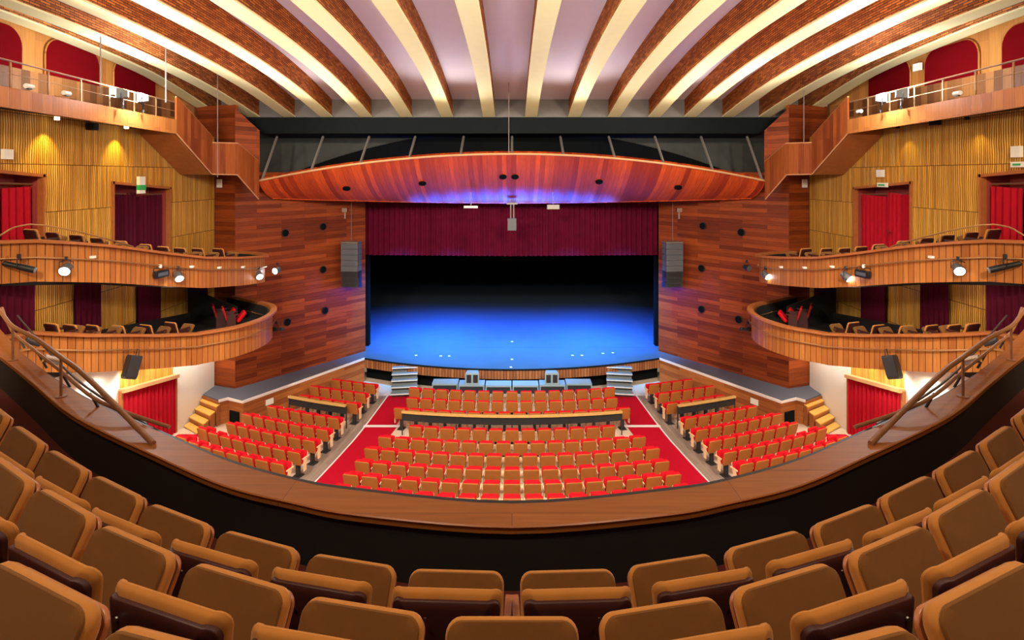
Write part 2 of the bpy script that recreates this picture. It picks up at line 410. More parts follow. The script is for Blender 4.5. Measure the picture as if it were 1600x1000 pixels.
# apron top in three convex-ish pieces
mb.prism(arc + [(7.2, 28.9), (-7.2, 28.9)], 1.04, 1.10)
mb.prism([(-11.5, 28.88), (11.5, 28.88), (11.5, 50), (-11.5, 50)], 1.04, 1.10)
mb.build('stage_floor', 'stage_floor', smooth=0, label='wide blue lit stage floor inside the proscenium', cat='stage', kind='structure')
for s in (-1, 1):
    mb = MB(); mb.prism(mir(s, [(7.0, 27.2), (10.3, 22.0), (11.0, 22.35), (11.25, 22.1), (12.18, 22.7), (12.18, 23.9), (11.2, 23.9), (7.9, 28.9), (7.2, 28.88)]), 1.04, 1.10)
    a = mb.build('side_apron', 'apron_floor', smooth=0, label=f'dark grey {SIDE[s]} side apron beside the wooden wall', cat='stage apron', kind='structure')
    mb = MB(); mb.wall_curve(mir(s, [(7.0, 27.2), (10.3, 22.0), (11.0, 22.35), (11.25, 22.1), (12.17, 22.7)]), 0, 1.05, .05, -s)
    mb.build('apron_front', 'apron_wood', a)
    mb = MB(); mb.wall_curve(mir(s, [(6.98, 27.2), (10.29, 21.97), (11.0, 22.32), (11.25, 22.07)]), 1.03, 1.125, .05, -s)
    mb.build('apron_edge', 'white_trim', a)
    mb = MB(); mb.box((s*10.66, 22.12, .45), (.5, .06, .42), rz=s*.46)
    mb.build('vent_grille', 'black', a)
    mb = MB(); mb.box((s*9.65, 22.92, .72), (.34, .05, .22), rz=s*math.atan2(5.2, -3.3)+math.pi*(s > 0)*0)
    mb.build('exit_plate', 'white_plastic', a)
mb = MB(); mb.wall_curve(arc, .66, 1.06, .05, 1)
sf = mb.build('stage_front', 'stage_fascia_wood', label='slatted wooden band below the curved stage edge', cat='stage front', kind='structure')
mb = MB(); mb.wall_curve([(x, y-.03) for x, y in arc], 1.05, 1.115, .05, 1); mb.build('stage_nosing', 'black_beam', sf)
mb = MB(); mb.wall_curve([(x, y+.55) for x, y in arc], 0, .7, .05, 1); mb.build('understage_void', 'black', sf)
# proscenium opening and stage house
mb = MB(); mb.box((0, 50, 8), (26, .2, 18)); mb.box((-11.6, 39.5, 8), (.2, 21, 18)); mb.box((11.6, 39.5, 8), (.2, 21, 18)); mb.box((0, 39.5, 17), (24, 21, .2))
mb.build('wall_back', 'black', smooth=0, label='black walls of the stage house behind the blue lit floor', cat='wall', kind='structure')
for s in (-1, 1):
    mb = MB(); mb.box((s*7.62, 29.3, 5.4), (.75, .35, 8.6)); mb.box((s*9.5, 30.2, 5.0), (3.8, .2, 8.2))
    mb.build('proscenium_reveal', 'black', label=f'black edge of the stage opening on the {SIDE[s]}', cat='stage opening', kind='structure')
def pleats(mb, p0, p1, ztop, zbot, wl=.2, amp=.05, seed=0, th=.03, rows=3):
    """pleated cloth from p0 to p1 (plan); ztop/zbot functions of t or numbers"""
    p0 = Vector((p0[0], p0[1], 0)); p1 = Vector((p1[0], p1[1], 0)); d = p1-p0; L = d.length; u = d/L; nrm = Vector((-u.y, u.x, 0))
    n = max(8, int(L/wl*8)); rnd = random.Random(seed); ph = [rnd.uniform(.75, 1.25) for _ in range(int(L/wl)+3)]
    zt = ztop if callable(ztop) else (lambda t: ztop); zb = zbot if callable(zbot) else (lambda t: zbot)
    front = []; back = []
    for r in range(rows+1):
        f = []; b = []
        for i in range(n+1):
            t = i/n; a = t*L/wl; k = ph[int(a)]; q = amp*k*math.sin(2*math.pi*a+.4*math.sin(a))*(.7+.3*r/rows)
            p = p0+d*t+nrm*q; z = lerp(zt(t), zb(t), r/rows)
            f.append((p.x, p.y, z)); p2 = p+nrm*th; b.append((p2.x, p2.y, z))
        front.append(f); back.append(b)
    mb.sheet(front); mb.sheet(back[::-1])
    return mb
mb = MB(); pleats(mb, (-7.3, 28.75), (7.3, 28.75), 9.6, lambda t: 5.70+.06*abs(2*t-1), .26, .07, 3)
hc = mb.build('house_curtain', 'velvet_stage', smooth=60, label='raised dark red pleated house curtain across the stage opening', cat='curtain')
mb = MB(); mb.box((0, 28.98, 9.6), (14.9, .46, .12)); mb.build('curtain_rail', 'black', hc)
mb = MB()
for x, y in ((0, 29.9), (0, 27.0), (-.05, 25.9), (-4.6, 27.6), (-3.4, 27.5), (-3.0, 27.5), (2.9, 27.6), (3.35, 27.6), (4.4, 27.9), (4.9, 28.0)):
    mb.box((x, y, 1.108), (.11, .11, .012), rz=.3)
mb.build('floor_mark', 'white_trim', label='small pale tape marks scattered on the blue stage floor', cat='tape marks', kind='stuff')

# side wooden walls beside the opening
for s in (-1, 1):
    mb = MB(); mb.wall_curve(mir(s, [(7.2, 28.3), (10.55, 24.11), (10.56, 24.1), (11.2, 23.3)]), 1.1, [9.9, 9.85, 11.6, 12.45], .15, s)
    mb.build('wall_'+SIDE[s], 'prosc_wood', smooth=0, label=f'tall polished red wooden plank wall {SIDE[s]} of the stage opening', cat='wall', kind='structure')
    mb = MB(); mb.wall_curve(mir(s, [(11.2, 23.3), (12.15, 23.65), (13.4, 24.1)]), 1.1, 12.6, .15, s)
    mb.build('wall_'+SIDE[s], 'prosc_wood', smooth=0, label=f'narrow wooden return wall at the outer end of the {SIDE[s]} stage wall', cat='wall', kind='structure')
def wall_hit(s, px):
    k = abs(px-800)/900; dx, dy = 4.0, -5.0       # (7.2,28.3)->(11.2,23.3)
    t = (k*28.3-7.2)/(dx-k*dy); return 7.2+t*dx, 28.3+t*dy
ports = {-1: [(445, 364), (504, 354), (504, 421), (507, 485), (448, 503), (420, 410)], 1: [(1099, 353), (1159, 363), (1097, 419), (1097, 483), (1155, 499)]}
posw = ['upper outer', 'upper inner', 'middle', 'lower inner', 'lower outer', 'hidden']
for s in (-1, 1):
    for i, (px, py) in enumerate(ports[s][:5]):
        x, y = wall_hit(s, px); z = EYE-(py-275)*y/900
        nrm = Vector((-5, -4, 0)).normalized(); c = Vector((x, y, z)) + nrm*.03; c.x *= s; nn = Vector((nrm.x*s, nrm.y, 0))
        nm = ['upper outer', 'upper inner', 'middle', 'lower inner', 'lower outer'][i] if s < 0 else ['upper inner', 'upper outer', 'middle', 'lower inner', 'lower outer'][i]
        e = empty('wall_port', c, label=f'{nm} round black port in the {SIDE[s]} wooden stage wall', cat='wall port', group=f'round ports in the {SIDE[s]} stage wall')
        m = MB(); m.tube([nn*-.02, nn*.03], .15, 20); m.build('port_disc', 'black', e)
        m = MB(); m.rings([[nn*.02+(Vector((-nn.y, nn.x, 0))*math.cos(a)+Vector((0, 0, 1))*math.sin(a))*rr+nn*dd for a in [2*math.pi*k/20 for k in range(20)]] for rr, dd in ((.15, -.01), (.15, .02), (.17, .02), (.17, -.02))], capa=False, capb=False)
        m.build('port_rim', 'iron', e)

# ------------------------------------------------------------------ canopy over the stage front
def canopy_pt(u, t):
    x = u*10.35; zf = 10.6-1.1*u*u; yb = 27.4-3.0*abs(u)**2.2; pyb = 317-7*abs(u)**2; zb = EYE-(pyb-275)*yb/900
    P0 = Vector((x, 23.5, zf)); P2 = Vector((x*(1-.02*abs(u)), yb, zb)); P1 = Vector((x, 23.5+(yb-23.5)*.42, zb+(zf-zb)*.30))
    return P0*(1-t)**2+P1*2*t*(1-t)+P2*t*t
us = [-1+2*i/60 for i in range(61)]; ts = [i/12 for i in range(13)]
can = empty('stage_canopy', (0, 0, 0), label='curved red wooden acoustic canopy hanging over the front of the stage', cat='canopy')
mb = MB(); rows = [[canopy_pt(u, t) for u in us] for t in ts]; mb.sheet(rows)
mb.sheet([[p+Vector((0, .12, .12)) for p in r] for r in rows[::-1]])
mb.build('canopy_panel', 'canopy_wood', can, smooth=60)
mb = MB(); mb.tube([canopy_pt(u, 0)+Vector((0, 0, .0)) for u in us], .045, 8); mb.build('canopy_rim', 'trim_wood', can)
mb = MB(); mb.tube([canopy_pt(u, 1) for u in us], .03, 6); mb.build('canopy_lower_edge', 'canopy_wood', can)
for x in (-10.2, -8.2, -6.2, -4.2, -2.1, 0, 2.1, 4.2, 6.2, 8.2, 10.2):
    u = x/10.35; p = canopy_pt(u, 0); q = Vector((x, 25.0, 11.4))
    mb = MB(); d = q-p; mb.tube([p+d*.0, q], .055, 6); mb.build('strut', 'grey_metal', can)
for px, py in ((540, 294), (662, 285), (788, 275), (806, 275), (936, 284), (1061, 292)):
    best = min(((abs(800+900*canopy_pt(u, t).x/canopy_pt(u, t).y-px)+abs(275+900*(EYE-canopy_pt(u, t).z)/canopy_pt(u, t).y-py), u, t) for u in [i/80-1 for i in range(161)] for t in [j/30 for j in range(31)]))
    u, t = best[1], best[2]; p = canopy_pt(u, t); a = canopy_pt(u+.01, t)-p; b = canopy_pt(u, min(1, t+.02))-canopy_pt(u, t-.02 if t > .02 else 0); n = a.cross(b).normalized()
    if n.y > 0: n = -n
    mb = MB(); mb.tube([p-n*.03, p+n*.05], .16, 18); mb.build('round_port', 'black', can)

# small devices hung below the canopy
def hang_box(name, c, d, mat, label, cat, rod=.5):
    e = empty(name, (c[0], c[1], c[2]+d[2]/2), label=label, cat=cat)
    m = MB(); m.box((0, 0, -d[2]/2), d); m.build('housing', mat, e)
    m = MB(); m.tube([(0, 0, 0), (0, 0, rod)], .02, 6); m.build('hanger', 'grey_metal', e); return e
hang_box('linear_fixture', (-1.85, 25.9, 8.31), (.62, .15, .10), 'white_plastic', 'pale bar fixture hanging under canopy, left of centre', 'light fixture', .6)
hang_box('linear_fixture', (1.85, 25.9, 8.31), (.55, .15, .20), 'grey_metal', 'grey ribbed box fixture hanging under canopy, right of centre', 'light fixture', .6)
e = empty('hanging_projector', (0, 26.6, 8.45), label='small grey device on a double rod hanging at the centre of the stage opening', cat='projector')
m = MB(); m.box((0, 0, -.98), (.4, .28, .55)); m.build('housing', 'speaker_grey', e)
m = MB(); m.tube([(-.06, 0, -.72), (-.06, 0, .2)], .035, 6); m.tube([(.08, 0, -.72), (.08, 0, .2)], .035, 6); m.build('rod', 'grey_metal', e)
m = MB(); m.box((0, 0, -.02), (.5, .2, .08)); m.build('bracket', 'chrome', e)

# line arrays
for s in (-1, 1):
    e = empty('line_array', (s*7.5, 26.9, 6.58), rz=s*.12, label=f'black speaker column hanging in front of the {SIDE[s]} wooden stage wall', cat='speaker')
    m = MB(); m.box((0, 0, .03), (.82, .5, .06)); m.build('fly_frame', 'grey_metal', e)
    for k in range(8):
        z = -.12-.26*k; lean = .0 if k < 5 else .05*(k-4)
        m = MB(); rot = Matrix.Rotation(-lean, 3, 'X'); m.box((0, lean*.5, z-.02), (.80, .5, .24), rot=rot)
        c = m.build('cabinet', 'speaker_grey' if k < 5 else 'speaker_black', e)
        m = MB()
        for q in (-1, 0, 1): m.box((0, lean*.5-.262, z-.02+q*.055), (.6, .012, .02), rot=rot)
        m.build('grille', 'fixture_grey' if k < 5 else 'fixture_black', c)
    m = MB(); m.tube([(0, 0, .05), (0, 0, 2.4)], .012, 5); m.build('cable', 'cable', e)
    e = empty('stage_lamp', (s*7.6, 26.2, 8.1), label=f'small chrome fitting under the canopy above the {SIDE[s]} speaker column', cat='spotlight')
    m = MB(); m.box((0, 0, .05), (.25, .15, .18)); m.build('clamp', 'chrome', e)
    m = MB(); m.tube([(0, 0, .1), (0, 0, -.35)], .03, 6); m.build('stem', 'grey_metal', e)

# ------------------------------------------------------------------ above the canopy
mb = MB(); mb.box((0, 28.2, 11.2), (29, .2, 4.6))
mb.build('wall_front_upper', 'grey_wall', label='dark grey wall above the stage canopy', cat='wall', kind='structure')
mb = MB(); pts = []; n = 40
top = [(-11.6+23.2*i/n, max(8.7, 11.92-2.35*((-11.6+23.2*i/n)/11.2)**2)) for i in range(n+1)]
mb.add([(x, 27.6, 8.47) for x, z in top]+[(x, 27.6, z) for x, z in top]+[(x, 27.75, z) for x, z in top],
       [(i, i+1, n+2+i, n+1+i) for i in range(n)]+[(n+1+i, n+2+i, 2*n+3+i, 2*n+2+i) for i in range(n)])
mb.build('wall_arch_panel', 'black', smooth=0, label='black arched panel between canopy and grey wall', cat='wall', kind='structure')  # flat black sheet with an arched top
mb = MB(); mb.hexa([(-11.0, 25.0, 11.55), (11.0, 25.0, 11.55), (11.6, 28.1, 11.55), (-11.6, 28.1, 11.55), (-12.3, 25.0, 12.25), (12.3, 25.0, 12.25), (12.3, 28.1, 12.25), (-12.3, 28.1, 12.25)])
mb.build('ceiling_beam', 'black_beam', smooth=0, label='black cross beam below the ends of the ceiling ribs', cat='beam', kind='structure')
mb = MB(); mb.box((0, 25.25, 12.65), (26.6, .3, .84)); mb.build('ceiling_end_wall', 'rib_grey', smooth=0, label='grey band closing the ceiling bays above the black beam', cat='wall', kind='structure')

# ------------------------------------------------------------------ vault and ribs
def vault(y): return interp(y, VY, VZ)
base = [(-3, 12.6), (2, 13.2), (6, 13.5), (9.5, 13.62), (12.66, 13.57), (15.8, 13.46), (19.1, 13.2), (22, 12.83), (25.1, 12.28)]
sp = spline([(a, b, 0) for a, b in base], 6); VY = [p.x for p in sp]; VZ = [p.y for p in sp]
yy = [-3+28.1*i/56 for i in range(57)]
mb = MB(); mb.sheet([[(x, y, vault(y)+.76) for y in yy] for x in [-13.6+27.2*i/16 for i in range(17)]])
mb.sheet([[(x, y, vault(y)+.95) for y in yy] for x in (-13.6, 13.6)])
mb.build('ceiling', 'ceiling_panel', smooth=60, label='pale lavender vaulted ceiling seen between the ribs', cat='ceiling', kind='structure')
ribx = [-12.9, -11.25, -9.7, -8.08, -6.36, -4.6, -2.83, -1.0, .83, 2.7, 4.44, 6.2, 7.75, 9.4, 11.0, 12.7]
for i, x in enumerate(ribx):
    mb = MB(); h = .235; e_ = .27 if i in (0, 15) else 0
    vault = (lambda y, e_=e_: interp(y, VY, VZ)+e_*min(1, max(0, (25.5-y)/5)))
    for q in (-1, 1): mb.sheet([[(x+q*h, y, vault(y)+.02) for y in yy], [(x+q*h, y, vault(y)+.8) for y in yy]])
    mb.sheet([[(x-h, y, vault(y)+.02) for y in yy], [(x+h, y, vault(y)+.02) for y in yy]])
    mb.add([(x-h, 25.1, 12.3), (x+h, 25.1, 12.3), (x+h, 25.1, 13.08), (x-h, 25.1, 13.08)], [(0, 1, 2, 3)])
    r = mb.build('ceiling_rib', 'brick', smooth=30, label=f'brick sided ceiling rib with cream underside, {ORD[i+1]} from the left', cat='ceiling rib', group='ceiling ribs', kind='structure')
    mb = MB(); w_ = .26
    mb.rings([[(x-w_, y, vault(y)-.02), (x+w_, y, vault(y)-.02), (x+w_, y, vault(y)+.03), (x-w_, y, vault(y)+.03)] for y in yy])
    mb.build('rib_soffit', 'cream', r, smooth=30)

vault = lambda y: interp(y, VY, VZ)
# hanging cables
for px, py, Y, lab in ((340, 277, 21.0, 'thin cable hanging down to the left stair landing'), (259, 160, 17.5, 'thin cable hanging beside the left gallery floodlight'),
                       (157, 152, 15.5, 'thin cable hanging in front of the left gallery rail'), (1256, 222, 21.5, 'thin cable hanging by the right stair landing'),
                       (795, 240, 23.0, 'thin dark cable hanging at the centre before the canopy')):
    X = (px-800)*Y/900; z0 = EYE-(py-275)*Y/900
    m = MB(); m.tube([(X, Y, z0), (X, Y, vault(Y)+.76)], .016, 5); m.build('hanging_cable', 'cable', label=lab, cat='cable')

# ------------------------------------------------------------------ side walls
LZ = lambda y: 9.54-.079*(y-17.57)        # door heads slope with the rake
def wall_piece(mb, s, X, y0, y1, z0, z1, th=.12):
    f0 = z0 if callable(z0) else (lambda y: z0); f1 = z1 if callable(z1) else (lambda y: z1)
    mb.hexa([(s*X, y0, f0(y0)), (s*(X+th), y0, f0(y0)), (s*(X+th), y1, f0(y1)), (s*X, y1, f0(y1)), (s*X, y0, f1(y0)), (s*(X+th), y0, f1(y0)), (s*(X+th), y1, f1(y1)), (s*X, y1, f1(y1))])
LOWZ = ([12, 14.1, 15.0, 16.7, 17.7, 18.5, 23.3], [6.05, 5.92, 5.6, 5.12, 4.90, 4.89, 4.88])
SOF = lambda y: interp(y, *LOWZ)-.97
for s in (-1, 1):
    w = SIDE[s]
    mb = MB()
    for a, b in ((14.96, 17.57), (20.5, 23.62)): wall_piece(mb, s, 12.2, a, b, SOF, 11.3)
    wall_piece(mb, s, 12.2, 17.57, 20.5, LZ, 11.3); wall_piece(mb, s, 12.2, 17.57, 20.5, SOF, 6.75)
    wall_piece(mb, s, 12.2, 11.5, 14.96, LZ, 11.3); wall_piece(mb, s, 12.2, 11.5, 14.96, SOF, 7.45); wall_piece(mb, s, 12.2, 2.0, 11.5, SOF, 11.3)
    mb.build('wall_'+w, 'slat_wall', smooth=0, label=f'golden slatted {w} side wall with two doorways', cat='wall', kind='structure')
    mb = MB(); [wall_piece(mb, s, 12.2, a, b, 0, SOF) for a, b in ((2, 14.1), (14.1, 15), (15, 16.7), (16.7, 17.7), (17.7, 17.9), (20.76, 23.62))]
    mb.build('wall_'+w, 'white_wall', smooth=0, label=f'white {w} side wall under the lower balcony', cat='wall', kind='structure')
    CZ = lambda y: 3.08-.185*(y-17.9)
    mb = MB(); wall_piece(mb, s, 12.22, 17.9, 20.76, lambda y: CZ(y), SOF)
    mb.build('wall_'+w, 'slat_wall', smooth=0, label=f'slatted wall piece above the red {w} stalls curtain', cat='wall', kind='structure')
    # gallery wall with arches
    mb = MB(); wall_piece(mb, s, 13.25, 2, 24.2, 12.5, 14.6)
    mb.build('wall_'+w, 'arch_wall', smooth=0, label=f'plain wooden {w} gallery wall around the red arches', cat='wall', kind='structure')
    mb = MB(); wall_piece(mb, s, 13.12, 2, 24.2, 11.3, 12.56)
    mb.build('wall_'+w, 'dado_wood', smooth=0, label=f'two tone boarded dado behind the {w} gallery rail', cat='wall', kind='structure')
    for (a, b, nm) in ((13.3, 15.5, 'nearest'), (16.3, 18.4, 'middle'), (19.1, 21.3, 'farthest')):
        c = (a+b)/2; h = (b-a)/2; zt = 13.66; r = .5; out = [(a, 12.5)]+[(a+r-r*math.cos(R(t)), zt-r+r*math.sin(R(t))) for t in range(0, 91, 15)]+[(b-r+r*math.sin(R(t)), zt-r+r*math.cos(R(t))) for t in range(0, 91, 15)]+[(b, 12.5)]
        mb = MB(); mb.prism_x(out, s*13.18, s*13.24)
        o = mb.build('arched_niche', 'red_arch', smooth=0, label=f'{nm} red arched panel on the {w} gallery wall', cat='arched panel', group=f'red arches on the {w} gallery')
        mb = MB(); mb.tube([(s*13.21, y, z) for y, z in out], .03, 6); mb.build('arch_trim', 'arch_wall', o)
    # doorways
    for (y0, y1, zb, nm, full) in ((17.57, 20.5, 6.75, 'stage end', True), (11.5, 14.96, 7.45, 'rear', False)):
        e = empty('doorway', (s*12.2, (y0+y1)/2, zb), label=f'red {nm} doorway of the upper {w} balcony with curtains', cat='doorway', kind='structure')
        off = Vector(e.location)
        def loc(m): m.v = [tuple(Vector(p)-off) for p in m.v]; return m
        m = MB()
        m.hexa([(s*12.14, y0-.05, LZ(y0)-.08), (s*12.3, y0-.05, LZ(y0)-.08), (s*12.3, y1+.05, LZ(y1)-.08), (s*12.14, y1+.05, LZ(y1)-.08),
                (s*12.14, y0-.05, LZ(y0)), (s*12.3, y0-.05, LZ(y0)), (s*12.3, y1+.05, LZ(y1)), (s*12.14, y1+.05, LZ(y1))])
        for y in (y0, y1): m.box((s*12.22, y, (LZ(y)+zb)/2), (.16, .07, LZ(y)-zb))
        loc(m).build('door_frame', 'cap_wood', e, smooth=0)
        m = MB(); m.box((s*12.95, (y0+y1)/2, 8.2), (.05, y1-y0+.2, 3.6)); m.box((s*12.6, y0-.02, 8.4), (.7, .05, 3.4)); m.box((s*12.6, y1+.02, 8.4), (.7, .05, 3.4)); m.box((s*12.6, (y0+y1)/2, 10.05), (.7, y1-y0, .05))
        loc(m).build('lobby_wall', 'door_red', e, smooth=0)
        if full:
            cur = [(y0+.12, (y0+y1)/2-.03), ((y0+y1)/2+.05, y1-.1)]
        else:
            cur = [(14.1, 14.88), (11.9, 13.75)]
        for a, b in cur:
            m = MB(); pleats(m, (s*12.5, a), (s*12.42, b), lambda t: LZ(lerp(a, b, t))-.42+(.15 if full else .1)*t, zb, .19, .05, int(a*10))
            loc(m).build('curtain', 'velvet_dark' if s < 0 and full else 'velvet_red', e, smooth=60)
        m = MB(); m.tube([(s*12.45, y0, LZ(y0)-.38), (s*12.45, y1, LZ(y1)-.26)], .025, 6); loc(m).build('curtain_rod', 'brass', e)
        if not full:
            m = MB(); m.box((s*12.85, 13.55, 8.5), (.05, 1.0, 2.4)); d = loc(m).build('door_leaf', 'door_red', e, smooth=0)
            m = MB(); m.tube([(s*12.78, 13.1, 8.15), (s*12.78, 14.0, 8.15)], .025, 6); m.box((s*12.8, 13.55, 8.15), (.06, .12, .35)); loc(m).build('push_bar', 'chrome', d)
        if s > 0 and full:
            m = MB(); m.tube([(s*12.36, 19.0, 7.9), (s*12.32, 18.75, 7.86)], .03, 6); loc(m).build('handle', 'chrome', e)
    # stalls curtain doorway
    e = empty('curtained_doorway', (s*12.2, 19.3, .3), label=f'bright red pleated curtain in the {w} stalls doorway', cat='curtain', kind='thing')
    off = Vector(e.location)
    m = MB(); pleats(m, (s*12.12, 17.95), (s*12.12, 20.72), lambda t: CZ(lerp(17.95, 20.72, t))-.12, .35, .22, .055, 5); m.v = [tuple(Vector(p)-off) for p in m.v]
    m.build('curtain_cloth', 'velvet_red', e, smooth=60)
    m = MB(); m.hexa([(s*x, y, CZ(y)+dz) for dz in (-.12, 0) for x, y in ((12.0, 17.85), (12.24, 17.85), (12.24, 20.8), (12.0, 20.8))]); m.v = [tuple(Vector(p)-off) for p in m.v]
    m.build('pelmet', 'trim_wood', e, smooth=0)
    for y in (17.88, 20.78):
        m = MB(); m.box((s*12.16, y, CZ(y)/2+.1), (.14, .08, CZ(y)-.3)); m.v = [tuple(Vector(p)-off) for p in m.v]; m.build('jamb', 'cap_wood', e, smooth=0)
    # curtains between the two side balconies
    for k, (a, b) in enumerate(((12.4, 14.64), (15.96, 17.0), (18.64, 19.9), (21.7, 22.95))):
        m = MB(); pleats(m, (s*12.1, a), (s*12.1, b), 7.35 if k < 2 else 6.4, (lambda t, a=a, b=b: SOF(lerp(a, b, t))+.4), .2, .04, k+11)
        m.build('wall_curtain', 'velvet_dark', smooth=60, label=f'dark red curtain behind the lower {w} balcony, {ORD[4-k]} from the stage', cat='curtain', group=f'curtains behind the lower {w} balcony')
    # small fittings on the walls
    def fit(name, px, py, X, d, mat, lab, cat, child=None):
        Y = X*900/abs(px-800); z = EYE-(py-275)*Y/900
        m = MB(); m.box((s*(X-d[0]/2), Y, z), d); o = m.build(name, mat, smooth=0, label=lab, cat=cat)
        if child:
            for (dz, h, dy, mt, nm) in child:
                m = MB(); m.box((s*(X-d[0]/2-.01), Y, z+dz), (d[0]+.02, dy, h)); m.build(nm, mt, o)
        return o
    if s < 0:
        fit('emergency_lamp', 8, 241, 12.18, (.1, .24, .24), 'white_plastic', 'white emergency lamp above the rear left doorway', 'emergency lamp')
        fit('exit_sign', 218, 289, 12.12, (.1, .30, .55), 'white_plastic', 'white and green exit sign above the left stage end doorway', 'exit sign', [(-.08, .16, .31, 'green_sign', 'green_band')])
        fit('emergency_lamp', 177, 143, 13.1, (.1, .3, .26), 'white_plastic', 'white box on the wall behind the left gallery floodlight', 'emergency lamp')
        fit('wall_speaker', 138, 198, 12.18, (.22, .2, .2), 'fixture_black', 'small black wall speaker below the left gallery', 'speaker')
    else:
        fit('emergency_lamp', 1592, 237, 12.18, (.1, .24, .27), 'white_plastic', 'white emergency lamp above the rear right doorway', 'emergency lamp')
        fit('emergency_lamp', 1378, 271, 12.18, (.1, .3, .24), 'white_plastic', 'white emergency lamp above the right stage end doorway', 'emergency lamp')
        fit('exit_sign', 1381, 289, 12.12, (.08, .45, .14), 'white_plastic', 'pale exit sign under the head of the right stage end doorway', 'exit sign', [(0, .05, .3, 'green_sign', 'lettering')])
        fit('exit_sign', 1594, 257, 12.12, (.08, .35, .13), 'white_plastic', 'pale exit sign under the head of the rear right doorway', 'exit sign', [(0, .05, .2, 'green_sign', 'lettering')])
        fit('wall_speaker', 1467, 190, 12.18, (.22, .2, .2), 'fixture_black', 'small black wall speaker below the right gallery', 'speaker')
        fit('wall_light', 1344, 227, 12.15, (.25, .45, .14), 'fixture_black', 'flat black light under the upper end of the right stair', 'wall light')
        fit('wall_light', 1301, 268, 12.15, (.25, .45, .14), 'fixture_black', 'flat black light under the lower end of the right stair', 'wall light')
        fit('emergency_lamp', 1436, 105, 13.15, (.1, .3, .24), 'white_plastic', 'white box between the right gallery arches', 'emergency lamp')
    m = MB(); m.box((s*11.9, 23.42, 9.4), (.24, .06, .34), rz=s*.35); m.build('notice_plate', 'white_plastic', label=f'white plate on the wooden wall below the {w} stair landing', cat='plate')

